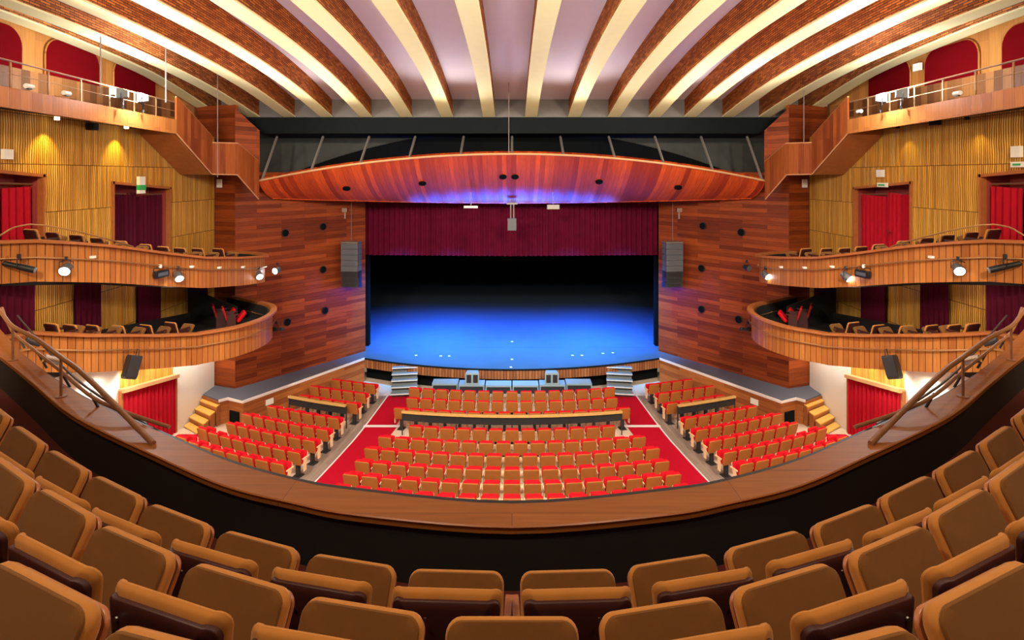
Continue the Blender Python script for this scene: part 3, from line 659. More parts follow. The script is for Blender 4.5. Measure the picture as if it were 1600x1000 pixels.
# ------------------------------------------------------------------ upper galleries with stairs
for s in (-1, 1):
    w = SIDE[s]
    g = empty('upper_gallery', (s*11, 12, 11.2), label=f'upper {w} gallery walkway with wooden fascia and metal rail', cat='gallery', kind='structure')
    off = Vector(g.location)
    def loc(m): m.v = [tuple(Vector(p)-off) for p in m.v]; return m
    m = MB(); m.box((s*12.13, 10.45, 11.38), (2.1, 16.9, .16)); loc(m).build('walkway', 'dark_wall', g, smooth=0)
    m = MB(); m.hexa([(s*11.0, 2, 11.37), (s*11.06, 2, 11.37), (s*11.06, 18.9, 11.08), (s*11.0, 18.9, 11.08), (s*11.0, 2, 11.79), (s*11.06, 2, 11.79), (s*11.06, 18.9, 11.55), (s*11.0, 18.9, 11.55)])
    loc(m).build('fascia', 'gallery_fascia_wood', g, smooth=0)
    zt = lambda y: 12.24-.02*(y-12.4)
    m = MB(); m.tube([(s*11.05, y, zt(y)) for y in (2, 6, 10, 13, 16, 18.85)], .022, 6); loc(m).build('handrail', 'brass', g)
    m = MB(); m.tube([(s*11.05, y, zt(y)-.28) for y in (2, 6, 10, 13, 16, 18.85)], .010, 5); loc(m).build('lower_rail', 'brass', g)
    for k in range(-10, 7):
        y = 12.7+1.04*k; m = MB(); m.box((s*11.06, y, (zt(y)+11.5)/2), (.03, .03, zt(y)-11.5)); loc(m).build('post', 'brass', g)
    for y, st in ((15.0, 1), (17.7, 1)):
        m = MB(); m.tube([(s*11.85, y, 11.16), (s*11.85, y, 11.24)], .06, 10); loc(m).build('soffit_lamp', 'warm_lit' if s < 0 else 'fixture_black', g)
    # stair balustrade
    b = empty('stair_balustrade', (s*11, 18.9, 11), label=f'solid wooden balustrade stepping down from the {w} gallery to the canopy', cat='balustrade', kind='structure')
    off = Vector(b.location)
    segs = [((11.0, 18.9, 11.1, 12.3), (11.0, 21.15, 9.77, 11.16)), ((11.0, 21.15, 9.77, 10.92), (10.5, 22.1, 9.75, 10.95)), ((10.5, 22.1, 9.73, 10.95), (10.25, 23.35, 8.76, 10.3))]
    for i, (p, q) in enumerate(segs):
        t = .07
        m = MB(); m.hexa([(s*p[0], p[1], p[2]), (s*(p[0]+t), p[1]+.01, p[2]), (s*(q[0]+t), q[1]+.01, q[2]), (s*q[0], q[1], q[2]), (s*p[0], p[1], p[3]), (s*(p[0]+t), p[1]+.01, p[3]), (s*(q[0]+t), q[1]+.01, q[3]), (s*q[0], q[1], q[3])])
        loc(m).build('panel', 'balustrade_wood', b, smooth=0)
        m = MB(); m.tube([(s*(p[0]+.03), p[1], p[3]), (s*(q[0]+.03), q[1], q[3])], .03, 6); m.tube([(s*(p[0]+.02), p[1], p[2]), (s*(q[0]+.02), q[1], q[2])], .025, 6)
        loc(m).build('edge_trim', 'trim_wood', b)
    m = MB(); m.hexa([(s*11.08, 18.9, 11.05), (s*12.18, 18.9, 11.05), (s*12.18, 21.15, 9.75), (s*11.08, 21.15, 9.75), (s*11.08, 18.9, 11.3), (s*12.18, 18.9, 11.3), (s*12.18, 21.15, 10.0), (s*11.08, 21.15, 10.0)])
    m.hexa([(s*11.08, 21.15, 9.75), (s*12.18, 21.15, 9.75), (s*12.1, 23.4, 9.75), (s*10.6, 22.2, 9.75), (s*11.08, 21.15, 9.9), (s*12.18, 21.15, 9.9), (s*12.1, 23.4, 9.9), (s*10.6, 22.2, 9.9)])
    loc(m).build('stair_flight', 'cap_wood', b, smooth=0)
    # floodlight pair
    for k, dy in enumerate((-.45, .45)):
        e = empty('floodlight', (s*10.9, 16.55+dy, 12.0), rz=s*R(62), label=f'bright white floodlight on the {w} gallery rail, {"nearer" if k == 0 else "farther"} of two', cat='floodlight', group=f'floodlights on the {w} gallery')
        m = MB(); m.rings([[(a*q, y, b_*q) for a, b_ in ((-.2, -.14), (.2, -.14), (.2, .14), (-.2, .14))] for y, q in ((.15, .6), (.0, .9), (-.12, 1.0))]); m.build('housing', 'fixture_grey', e, smooth=0)
        m = MB(); m.box((0, -.125, 0), (.36, .012, .25)); m.build('lens', 'flood_lit', e, smooth=0)
        m = MB(); m.tube([(-.22, 0, 0), (-.22, 0, -.22), (0, .02, -.34), (.22, 0, -.22), (.22, 0, 0)], .015, 6); m.tube([(0, .02, -.34), (0, .02, -.44)], .03, 6); m.build('yoke', 'fixture_black', e)
# small cameras standing on the gallery edges
for s, y, lab in ((-1, 13.1, 'small pale lamp lying on the left gallery edge nearest the camera'), (-1, 14.2, 'small round white lamp on the left gallery edge'),
                  (1, 14.2, 'small pale twin lamp on the right gallery edge near the rear'), (1, 18.2, 'small round white lamp at the stage end of right gallery')):
    e = empty('gallery_lamp', (s*10.98, y, 11.68), label=lab, cat='lamp')
    m = MB(); m.tube([(0, -.1, .06), (0, .1, .06)], .055, 10); m.build('head', 'white_plastic', e)
    m = MB(); m.box((0, 0, .0), (.06, .1, .03)); m.build('foot', 'fixture_black', e)

# ------------------------------------------------------------------ side balconies
UP = [(12.15, 12.2), (11.9, 13.0), (11.45, 13.6), (11.0, 14.1), (10.62, 15.1), (10.3, 16.7), (9.8, 18.5), (9.42, 20.2), (9.3, 21.2), (9.5, 21.9), (10.1, 22.5), (10.9, 22.95), (11.5, 23.2)]
LOW = [(12.15, 12.8), (12.05, 13.5), (11.7, 14.2), (10.9, 15.1), (10.35, 16.7), (9.75, 17.7), (8.98, 18.5), (8.6, 19.6), (8.7, 20.7), (9.2, 21.6), (10.0, 22.2), (10.8, 22.8), (11.35, 23.1)]
UPZ = ([12, 13.7, 15.2, 16.9, 18.3, 20, 21.5, 23.3], [8.3, 8.2, 7.88, 7.47, 7.14, 6.90, 6.74, 6.68])
LOWZ = ([12, 14.1, 15.0, 16.7, 17.7, 18.5, 23.3], [6.05, 5.92, 5.6, 5.12, 4.90, 4.89, 4.88])
def xi(p): return 800-900*p[0]/p[1]
def front_at(curve, px, off):
    """point of the (offset) front curve seen at left hand pixel column px; nearest-facing branch"""
    c = curve
    for a, b in zip(c, c[1:]):
        xa, xb = xi(a), xi(b)
        if (xa-px)*(xb-px) <= 0 and xa != xb:
            t = (px-xa)/(xb-xa); p = Vector((lerp(a[0], b[0], t), lerp(a[1], b[1], t))); d = Vector((b[0]-a[0], b[1]-a[1])).normalized()
            n = Vector((d.y, -d.x)); n = n if n.x < 0 else -n
            return p+n*off
    return Vector(c[len(c)*3//4])
for s in (-1, 1):
    w = SIDE[s]
    for lev, C0, (zy, zz) in (('upper', UP, UPZ), ('lower', LOW, LOWZ)):
        C = [(p.x, p.y) for p in spline([(a, b, 0) for a, b in C0], 6)]; n = len(C)
        zt = [interp(p[1], zy, zz) for p in C]
        e = empty('side_balcony', (s*11, 18, interp(18, zy, zz)-1), label=f'curved wooden {lev} balcony on the {w} side wall', cat='balcony', kind='structure')
        off = Vector(e.location)
        def loc(m): m.v = [tuple(Vector(p)-off) for p in m.v]; return m
        P = mir(s, C)
        m = MB(); m.wall_curve(P, [z-1.0 for z in zt], [z-.05 for z in zt], .08, s); loc(m).build('front_panel', 'fascia_wood', e, smooth=50)
        Pc = mir(s, [(x-.03, y) for x, y in C]); m = MB(); m.wall_curve(Pc, [z-.07 for z in zt], zt, .2, s); loc(m).build('cap_rail', 'cap_wood', e, smooth=50)
        m = MB(); m.wall_curve(mir(s, [(x+.085, y) for x, y in C]), [z-.85 for z in zt], [z-.08 for z in zt], .02, s); loc(m).build('inner_lining', 'dark_wall', e, smooth=50)
        def inner(p): return (12.2, p[1]) if p[1] < 23.3 else p
        m = MB(); m.sheet([[(s*(p[0]+.02), p[1], z-.64) for p, z in zip(C, zt)], [(s*12.19, min(p[1]+.2, 23.6), z-.64) for p, z in zip(C, zt)]]); 
        loc(m).build('balcony_floor', 'dark_wall', e, smooth=0); m = MB()
        m.sheet([[(s*12.19, min(p[1]+.2, 23.6), z-.99) for p, z in zip(C, zt)], [(s*(p[0]+.02), p[1], z-.99) for p, z in zip(C, zt)]])
        loc(m).build('soffit', 'dark_wall' if lev == 'upper' else 'white_wall', e, smooth=0)
        # lighting pipe on brackets
        O = []
        for i, p in enumerate(C):
            if p[1] < 12.9 or i > n-10: continue
            d = (Vector(C[min(n-1, i+1)])-Vector(C[max(0, i-1)])).normalized(); nn = Vector((d.y, -d.x)); nn = nn if (nn.x < 0 or i > n*.75) else -nn
            q = Vector(p)+Vector((-abs(nn.x), nn.y if i > n*.6 else -abs(nn.y)))*.16; O.append((s*q.x, q.y, zt[i]-.42))
        m = MB(); m.tube(O, .02, 6); loc(m).build('lamp_pipe', 'brass', e)
        for k in range(3, len(O)-2, 6):
            m = MB(); p = Vector(O[k]); d = (Vector(O[k+1])-Vector(O[k-1])).normalized(); nn = Vector((d.y, -d.x, 0)); nn = nn if nn.x*s > 0 else -nn
            m.tube([p, p+nn*.17+Vector((0, 0, .1))], .014, 5); loc(m).build('pipe_bracket', 'cap_wood', e)
        if lev == 'upper':
            H = []
            for px in range(-40, 215, 8):
                f = front_at([(p[0]+.1, p[1]) for p in C], px, 0); h = interp(px, [-40, 0, 20, 45, 70, 120, 200, 215], [-.1, .08, .26, .33, .33, .26, .06, 0]); H.append((s*f.x, f.y, interp(f.y, zy, zz)+max(h, 0)+.02))
            m = MB(); m.tube(H, .022, 6); loc(m).build('guard_rail', 'brass', e)
        # low dark partition at the back
        m = MB()
        for yb in ((20.9,) if lev == 'lower' else ()): m.hexa([(s*10.0, yb, 4.2), (s*12.1, yb+.6, 4.2), (s*12.1, yb+.7, 4.2), (s*10.0, yb+.1, 4.2), (s*10.0, yb, 4.95), (s*12.1, yb+.6, 5.5), (s*12.1, yb+.7, 5.5), (s*10.0, yb+.1, 4.95)])
        m.box((s*12.0, 18, interp(18, zy, zz)-.35), (.08, 9, 1.0), rot=Matrix.Rotation(-math.atan((.17 if lev == 'upper' else .13)), 3, 'X'))
        loc(m).build('inner_partition', 'dark_wall', e, smooth=0)

# ------------------------------------------------------------------ side balcony seats
def make_side_seat(col, rimm):
    e = empty('box_chair', (0, 0, 0))
    m = MB(); pillow(m, .46, .52, .05, .05, (0, -.18, .42), R(16), curve=.2, e=.02); m.build('backrest', rimm, e)
    m = MB(); pillow(m, .44, .50, .03, .05, (0, -.215, .42), R(16), curve=.2); m.build('back_shell', 'shell_dark', e)
    m = MB(); pillow(m, .44, .42, .11, .06, (0, .14, .36), R(-38), e=.05); m.build('seat', col, e)
    for q in (-1, 1):
        m = MB(); m.box((q*.26, -.02, .66), (.05, .36, .05)); m.box((q*.26, -.06, .33), (.04, .28, .62)); m.build('armrest', 'shell_dark', e, smooth=0)
    return e
ss0 = make_side_seat('plush', 'plush_lit'); used = [False]
ss1 = None
def put(proto, first, loc_, rz, **k):
    o = proto if first else copy_tree(proto)
    o.location = loc_; o.rotation_euler = (0, 0, rz); return tag(o, **k)
cnt = 0
red0 = make_side_seat('stalls_red', 'stalls_red')
rc = 0
for s in (-1, 1):
    for lev, C0, (zy, zz), cols in (('upper', UP, UPZ, (92, 125, 162, 196, 230, 264, 290, 316, 343, 374)), ('lower', LOW, LOWZ, (108, 146, 184, 222, 258, 292))):
        C = [(p.x, p.y) for p in spline([(a, b, 0) for a, b in C0], 6)]
        prev = 99
        for i, px in enumerate(reversed(cols)):
            f = front_at(C, px, -.62); y = f.y+.1; z = interp(y, zy, zz)-.64
            if abs(f.x) > 11.5: f.x = 11.5; y = 11.5*900/(800-px); z = interp(y, zy, zz)-.64
            if prev-y < .56: y = prev-.56; z = interp(y, zy, zz)-.64
            prev = y
            put(ss0, cnt == 0, (s*f.x, y, z+.04), s*R(18), label=f'tan seat facing the stage, {ORD[i+1]} from the stage end of {lev} {SIDE[s]} balcony', cat='seat', group=f'seats on the {lev} {SIDE[s]} balcony'); cnt += 1
    for i, (x, y) in enumerate(((9.75, 19.8), (10.3, 20.2))):
        put(red0, rc == 0, (s*x, y+.3, 4.25), s*R(60), label=f'red seat in the rounded end of the lower {SIDE[s]} balcony, {"inner" if i == 0 else "outer"} one', cat='seat', group=f'red seats in the {SIDE[s]} box'); rc += 1

# ------------------------------------------------------------------ lights and speakers on the balcony pipes
def spot_fixture(loc_, rz, tilt, lit, label, long=False, r=.12):
    e = empty('stage_spotlight', loc_, rz, label=label, cat='spotlight')
    L = .62 if long else .26; rr = .075 if long else r
    rot = Matrix.Rotation(tilt, 3, 'X')
    prof = [(-L/2, rr*.55), (-L/2+.02, rr*.8), (-L*.1, rr*.85), (L*.1, rr), (L/2, rr*1.02)]
    m = MB(); m.rings([[rot @ Vector((q*math.cos(a), y, q*math.sin(a)))+Vector((0, 0, -.26)) for a in [2*math.pi*k/16 for k in range(16)]] for y, q in prof]); m.build('lamp_body', 'fixture_grey' if lit else 'fixture_black', e)
    m = MB(); m.tube([rot @ Vector((0, L/2-.005, 0))+Vector((0, 0, -.26)), rot @ Vector((0, L/2+.015, 0))+Vector((0, 0, -.26))], rr*.9, 16); m.build('lens', 'lamp_lit' if lit else 'fixture_grey', e)
    m = MB(); m.tube([(-rr-.02, 0, -.26), (-rr-.02, 0, -.1), (0, 0, -.06), (rr+.02, 0, -.1), (rr+.02, 0, -.26)], .012, 6); m.build('yoke', 'iron', e)
    m = MB(); m.box((0, 0, -.02), (.05, .07, .1)); m.build('clamp', 'iron', e)
    return e
def flood_fixture(loc_, rz, label):
    e = empty('flood_fixture', loc_, rz, label=label, cat='flood light')
    m = MB(); m.rings([[(x*a, y, z*a-.24) for x, z in ((-.22, -.1), (.22, -.1), (.24, 0), (.22, .1), (-.22, .1), (-.24, 0))] for y, a in ((-.12, .7), (-.02, 1), (.1, 1))]); m.build('housing', 'fixture_black', e, smooth=0)
    m = MB(); m.box((0, .1, -.24), (.36, .012, .1)); m.build('glass', 'fixture_grey', e)
    m = MB(); m.tube([(-.25, 0, -.24), (-.25, 0, -.06), (.25, 0, -.06), (.25, 0, -.24)], .012, 5); m.build('yoke', 'iron', e)
    m = MB(); m.box((0, 0, -.02), (.06, .07, .1)); m.build('clamp', 'white_plastic', e)
    return e
UC = [(p.x, p.y) for p in spline([(a, b, 0) for a, b in UP], 6)]; LC = [(p.x, p.y) for p in spline([(a, b, 0) for a, b in LOW], 6)]
def on_pipe(s, C, Z, px, dz=-.42, off=.16):
    f = front_at(C, px, off); return (s*f.x, f.y, interp(f.y, *Z)+dz)
for s in (-1, 1):
    w = SIDE[s]
    # lens is at +y local; turn so lens looks back over the audience and down
    spot_fixture(on_pipe(s, UC, UPZ, 98), s*R(160), R(-25), True, f'lit spotlight nearest the rear on the upper {w} balcony front')
    flood_fixture(on_pipe(s, UC, UPZ, 243), s*R(100)+math.pi*(s > 0)*0, f'unlit black flood lamp on the upper {w} balcony front')
    spot_fixture(on_pipe(s, UC, UPZ, 272), s*R(-140) if s > 0 else R(-135), R(-35), True, f'lit spotlight at the middle of the upper {w} balcony front')
    spot_fixture(on_pipe(s, UC, UPZ, 398), s*R(-150) if s > 0 else R(-140), R(-30), True, f'lit spotlight at the stage end of the upper {w} balcony front')
    p = on_pipe(s, UC, UPZ, 15, -.35, .2); spot_fixture((p[0]*.985, p[1], p[2]), s*R(70), R(-18), False, f'long black profile lamp at the rear end of upper {w} balcony', True)
    spot_fixture((s*9.0, 22.1, 6.45 if s > 0 else 6.35), R(200)*s, R(-10), s < 0, f'{"lit" if s < 0 else "unlit"} spotlight just beyond the tip of the upper {w} balcony')
    spot_fixture((s*8.55, 20.9, 4.4), s*R(-75), R(-5), False, f'black profile lamp at the tip of the lower {w} balcony', True)
    f = on_pipe(s, LC, LOWZ, 200, -.55, .3)
    e = empty('balcony_speaker', f, s*R(40), label=f'dark loudspeaker hanging from the lower {w} balcony front', cat='speaker')
    rot = Matrix.Rotation(R(-18), 3, 'X') @ Matrix.Rotation(R(10*s), 3, 'Y')
    m = MB(); b0 = [(-.17, -.17), (.17, -.17), (.11, .14), (-.11, .14)]; m.rings([[rot @ Vector((x*k, y*k, z)) for x, y in b0] for z, k in ((-.66, .88), (-.58, 1), (-.08, 1), (-.04, .9))]); m.build('cabinet', 'iron', e, smooth=0)
    m = MB(); m.add([rot @ Vector(p) for p in ((-.15, -.178, -.60), (.15, -.178, -.60), (.15, -.178, -.1), (-.15, -.178, -.1), (-.15, -.165, -.60), (.15, -.165, -.60), (.15, -.165, -.1), (-.15, -.165, -.1))], [(0, 1, 2, 3), (4, 5, 6, 7), (0, 1, 5, 4), (2, 3, 7, 6)]); m.build('grille', 'speaker_black', e, smooth=0)
    m = MB(); m.tube([(-.1, 0, -.12), (-.08, .05, .1), (.08, .05, .1), (.1, 0, -.12)], .014, 5); m.build('bracket', 'iron', e)
    for k, px in enumerate((140, 295, 338, 375)):
        p = on_pipe(s, UC, UPZ, px, -.36, .12); m = MB(); m.box(p, (.1, .1, .06)); m.build('pipe_socket', 'white_plastic', label=f'small white socket on upper {w} balcony pipe, {ORD[4-k]} from its stage end', cat='socket', group=f'sockets on the upper {w} balcony pipe')

# ------------------------------------------------------------------ stairs beside the stage
for s in (-1, 1):
    e = empty('side_stairs', (s*11.7, 22.0, .3), label=f'yellow wooden steps up to the {SIDE[s]} side apron', cat='stairs')
    off = Vector(e.location)
    for i in range(4):
        z = .95-.17*i; y0 = 22.80-.36*i; x1 = 11.2-.0*i; dxr = .10*i
        m = MB(); m.prism(mir(s, [(12.17, y0-.36), (12.17, y0), (x1+dxr*.5, y0-.62), (x1+dxr*.5, y0-.98)]), z-.04, z); m.v = [tuple(Vector(p)-off) for p in m.v]; m.build('tread', 'step_wood', e, smooth=0)
        m = MB(); m.prism(mir(s, [(12.17, y0-.33), (12.17, y0), (x1+dxr*.5, y0-.62), (x1+dxr*.5, y0-.95)]), .1, z-.04); m.v = [tuple(Vector(p)-off) for p in m.v]; m.build('riser_block', 'arm_wood', e, smooth=0)
for s in (-1, 1):
    e = empty('stage_steps', (s*4.75, 25.35, 0), s*R(-8), label=f'grey portable steps with pale edges at the {SIDE[s]} of the stage front', cat='steps')
    for i in range(5):
        z = .20+.2*i; y = -.1+.26*i
        m = MB(); m.box((0, y, z-.02), (1.15, .28, .04)); t = m.build('tread', 'step_grey', e, smooth=0)
        m = MB(); m.box((0, y-.14, z-.01), (1.15, .03, .045)); m.build('nosing', 'step_edge', t, smooth=0)
        m = MB(); m.box((0, y+.1, z/2-.02), (1.1, .06, z-.04)); m.build('riser', 'step_grey', e, smooth=0)
# subwoofer row and stacked speakers
subx = [-3.0, -2.05, -1.1] ; 
for i in range(6):
    x = -2.875+1.15*i; y = 24.95-.22*(1-(abs(x)/2.9)**2)
    e = empty('subwoofer', (x, y, 0), label=f'low grey subwoofer in the row before the stage, {ORD[i+1]} from the left', cat='subwoofer', group='subwoofers before the stage')
    m = MB(); m.box((0, 0, .41), (1.1, .6, .80)); m.build('cabinet', 'sub_grey', e, smooth=0)
    m = MB(); m.box((0, -.305, .41), (1.0, .02, .66)); m.build('grille', 'speaker_black', e, smooth=0)
for s in (-1, 1):
    e = empty('front_speaker', (s*1.7, 24.8, .815), label=f'grey speaker standing on the subwoofers, {SIDE[s]} one', cat='speaker', group='speakers on the subwoofers')
    m = MB(); m.rings([[(x*k, y*k, z) for x, y in ((-.3, -.2), (.3, -.2), (.24, .2), (-.24, .2))] for z, k in ((0, 1), (.42, 1), (.46, .95))]); m.build('cabinet', 'sub_grey', e, smooth=0)
    m = MB(); m.box((-.14, -.205, .22), (.2, .012, .34)); m.box((.14, -.205, .22), (.2, .012, .34)); m.build('grille', 'speaker_black', e, smooth=0)

# ------------------------------------------------------------------ stalls seats
def make_stalls_seat():
    e = empty('stalls_chair', (0, 0, 0))
    m = MB(); pillow(m, .47, .46, .03, .05, (0, -.06, .42), R(14), curve=.35, e=.012); m.build('back_shell', 'stalls_shell', e)
    m = MB(); pillow(m, .45, .47, .09, .05, (0, .005, .43), R(14), curve=.35, e=.03); m.build('back_cushion', 'stalls_red', e)
    m = MB(); pillow(m, .43, .36, .10, .05, (0, .17, .42), R(-10), e=.04); m.build('seat', 'stalls_red', e)
    m = MB(); pillow(m, .42, .32, .02, .05, (0, .235, .42), R(-10), e=.008); m.build('seat_underside', 'stalls_underseat', e)
    for q in (-1, 1):
        m = MB(); m.box((q*.256, .12, .62), (.034, .30, .035)); m.box((q*.256, .08, .42), (.028, .12, .4)); m.build('armrest', 'stalls_arm', e, smooth=0)
    m = MB(); m.box((0, .08, .21), (.10, .12, .42)); m.box((0, .08, .012), (.26, .3, .024)); m.build('pedestal', 'iron', e, smooth=0)
    return e
st0 = make_stalls_seat(); ns = 0
ROWY = [23.7, 22.65, 21.6, 20.15, 19.05, 18.0, 16.95, 15.9, 14.85]
CN = [15, 15, 16, 13, 16, 17, 17, 17, 17]
RN = ['front', 'second', 'third', 'fourth', 'fifth', 'sixth', 'seventh', 'eighth', 'rearmost']
def row_place(yr, x): return yr+x*x/42, math.atan2(x, 21)
for r, yr in enumerate(ROWY):
    n = CN[r]; xm = [4.05, 3.95, 4.25, 3.4, 4.25, 4.46, 4.48, 4.53, 4.6][r]
    for i in range(n):
        x = -xm+2*xm*i/(n-1); y, a = row_place(yr, x)
        put(st0, ns == 0, (x, y, floor_z(x, y)), a, label=f'red and tan seat, {RN[r]} row of the central stalls block, {ORD[i+1]} from the left', cat='seat', group=f'{RN[r]} row of the central stalls block'); ns += 1
    for s in (-1, 1):
        x0 = [6.0, 6.15, 6.2, 6.5, 6.55, 6.65, 6.75, 6.85, 6.95][r]; xs = []
        x = x0
        while True:
            y, a = row_place(yr, x)
            lim = 7.0+(27.2-y)/5.2*3.3-.55 if y > 21.9 else 10.9
            if y > 21.0 and y <= 22.6: lim = min(lim, 10.0)
            lim = min(lim, [9, 9, 9, 9.3, 10.0, 10.0, 10.8, 11.8, 11.8][r])
            if x > lim: break
            xs.append(x); x += .56*math.cos(a)
        for i, x in enumerate(xs):
            y, a = row_place(yr, x)
            put(st0, False, (s*x, y, floor_z(s*x, y)), s*a, label=f'red and tan seat, {RN[r]} row of the {SIDE[s]} stalls block, {ORD[i+1]} from the aisle', cat='seat', group=f'{RN[r]} row of the {SIDE[s]} stalls block'); ns += 1
# wooden rails behind the third row
def row_rail(x0, x1, label):
    n = max(6, int(abs(x1-x0)/.5)); pts = []
    for i in range(n+1):
        x = lerp(x0, x1, i/n); y = 21.6-.42+x*x/42; pts.append((x, y, .90+floor_z(x, y)))
    e = empty('row_rail', (pts[n//2][0], pts[n//2][1], 0), label=label, cat='rail'); off = Vector(e.location)
    sub = lambda m: [tuple(Vector(p)-off) for p in m.v]
    m = MB(); m.wall_curve([(p[0], p[1]) for p in pts], [p[2]-.05 for p in pts], [p[2]+.02 for p in pts], .11, -1); m.v = sub(m); m.build('handrail', 'pale_wood', e)
    m = MB(); m.wall_curve([(p[0], p[1]-.02) for p in pts], [p[2]-.34 for p in pts], [p[2]-.06 for p in pts], .03, -1); m.v = sub(m); m.build('screen', 'iron', e)
    for i in range(0, n+1, 2):
        p = pts[i]; m = MB(); m.box((p[0], p[1]-.05, p[2]/2), (.04, .04, p[2]-.05)); m.v = sub(m); m.build('post', 'iron', e)
row_rail(-4.1, 4.1, 'long pale wooden rail behind the third row of the central stalls block')
row_rail(-8.9, -6.35, 'wooden rail behind the third row of the left stalls block')
row_rail(6.35, 8.9, 'wooden rail behind the third row of the right stalls block')

# ------------------------------------------------------------------ main balcony (foreground)
NEAR = [(0, 3.94), (1.09, 4.08), (1.62, 4.235), (2.24, 4.47), (3.04, 4.93), (4.38, 5.76), (5.6, 6.72), (6.8, 7.66), (8.6, 9.0)]
FAR = [(0, 4.22), (1.2, 4.40), (1.75, 4.56), (2.45, 4.88), (3.3, 5.40), (4.6, 6.22), (5.9, 7.2), (7.2, 8.3), (9.0, 9.9)]
def fullcurve(L):
    P = [(-a, b, 0) for a, b in L[:0:-1]]+[(a, b, 0) for a, b in L]
    return [(p.x, p.y) for p in spline(P, 5)]
N_ = fullcurve(NEAR); F_ = fullcurve(FAR); LZT = 7.30
par = empty('balcony_parapet', (0, 4.1, 6.8), label='curved parapet of the main balcony with broad wooden ledge', cat='parapet', kind='structure')
def ploc(m): m.v = [tuple(Vector(p)-Vector((0, 4.1, 6.8))) for p in m.v]; return m
m = MB(); n = len(N_)
m.rings([[(a[0], a[1], LZT-.05), (a[0], a[1], LZT-.008), (a[0]+(b[0]-a[0])*.03, a[1]+(b[1]-a[1])*.03, LZT), (b[0], b[1], LZT), (b[0], b[1], LZT-.05)] for a, b in zip(N_, F_)])
L = 0; 
ploc(m).build('ledge', 'ledge_wood', par, smooth=30)
m = MB(); m.rings([[(a[0], a[1]-.004, LZT-.012), (a[0], a[1]-.012, LZT), (a[0], a[1]-.004, LZT+.008), (a[0], a[1]+.008, LZT)] for a in N_]); ploc(m).build('ledge_nosing', 'cap_wood', par)
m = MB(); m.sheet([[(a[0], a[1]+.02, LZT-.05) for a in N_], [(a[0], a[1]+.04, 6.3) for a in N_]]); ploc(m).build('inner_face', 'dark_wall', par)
m = MB(); m.sheet([[(b[0], b[1]+.0, LZT-.05) for b in F_], [(b[0], b[1]+.0, 6.0) for b in F_]]); ploc(m).build('outer_face', 'cap_wood', par)
m = MB(); m.rings([[(b[0]*1.004, b[1]+.01, LZT-.10), (b[0]*1.004, b[1]+.01, LZT-.02), (b[0]*1.01, b[1]+.075, LZT-.02), (b[0]*1.01, b[1]+.075, LZT-.10)] for b in F_]); ploc(m).build('outer_channel', 'iron', par)
# handrails
for s in (-1, 1):
    e = empty('ledge_handrail', (s*4.9, 6.26, LZT), label=f'wooden handrail on posts sloping down to the {SIDE[s]} part of the ledge', cat='handrail'); off = Vector(e.location)
    sub = lambda m: [tuple(Vector(p)-off) for p in m.v]
    pts = spline(mir(s, [(8.1, 9.0, LZT+.44), (7.1, 8.05, LZT+.44), (6.5, 7.5, LZT+.44), (5.75, 6.95, LZT+.44), (4.9, 6.26, LZT+.43), (4.4, 5.95, LZT+.33), (3.2, 5.14, LZT+.012)]), 4)
    m = MB(); m.tube(pts, .025, 10); m.v = sub(m); m.build('handrail', 'rail_wood', e)
    for x, y in ((6.5, 7.5), (4.9, 6.26)):
        m = MB(); m.tube([(s*x, y, LZT+.42), (s*x, y, LZT+.002)], .014, 8); m.tube([(s*x, y, LZT+.012), (s*x, y, LZT+.001)], .055, 12); m.v = sub(m); m.build('post', 'rail_wood', e)
    e = empty('lighting_rail', (s*6.3, 7.55, LZT), label=f'dark pipe with small lamps outside the {SIDE[s]} part of the ledge', cat='lighting pipe'); off = Vector(e.location)
    pts = spline(mir(s, [(8.7, 9.83, 7.45), (7.3, 8.4, 7.45), (6.3, 7.55, 7.45), (5.2, 6.64, 7.45), (4.14, 5.79, 7.43), (3.3, 5.55, 7.28)]), 4)
    m = MB(); m.tube(pts, .018, 8); m.v = sub(m); m.build('pipe', 'rail_wood', e)
    pts = spline(mir(s, [(8.5, 9.9, 7.30), (6.2, 7.75, 7.30), (4.9, 6.62, 7.28), (3.6, 5.68, 7.25)]), 4)
    m = MB(); m.tube(pts, .014, 6); m.v = sub(m); m.build('lower_pipe', 'iron', e)
    for x, y in ((7.0, 8.15), (6.0, 7.3), (5.2, 6.64), (4.4, 6.0)):
        m = MB(); m.tube([(s*x, y, 7.44), (s*(x-.12), y-.02, 7.27)], .014, 5); m.v = sub(m); m.build('bracket', 'iron', e)
    for k, (x, y) in enumerate(((6.75, 8.0), (5.85, 7.2))):
        m = MB(); m.tube([(s*x, y, 7.42), (s*(x-.1), y+.12, 7.34)], .05, 10); m.v = sub(m); m.build('lamp_head', 'chrome' if k else 'fixture_grey', e)

# balcony floor steps
ROW1 = [(.28, 2.95), (.825, 3.03), (1.385, 3.20), (1.965, 3.44), (2.54, 3.75), (3.135, 4.10), (3.745, 4.50), (4.42, 4.98)]
ROW2 = [(0, 2.13), (.55, 2.19), (1.09, 2.35), (1.66, 2.585), (2.2, 2.88), (2.76, 3.21), (3.36, 3.62)]
ROW3 = [(.32, 1.40), (.86, 1.56), (1.42, 1.79), (2.0, 2.08), (2.6, 2.46)]
Z1, Z2, Z3 = 6.84, 7.23, 7.60
def curve_y(L, x):
    return interp(abs(x), [p[0] for p in L], [p[1] for p in L]) + max(0, abs(x)-L[-1][0])*.72
xs = [-9+18*i/72 for i in range(73)]
def step_slab(front, back, z, name, label):
    m = MB(); A = [(x, front(x), z) for x in xs]; B = [(x, back(x), z) for x in xs]; C = [(x, front(x), z-.42) for x in xs]
    m.sheet([B, A]); m.sheet([A, C])
    return m.build(name, 'carpet_dark', smooth=30, label=label, cat='floor', kind='structure')
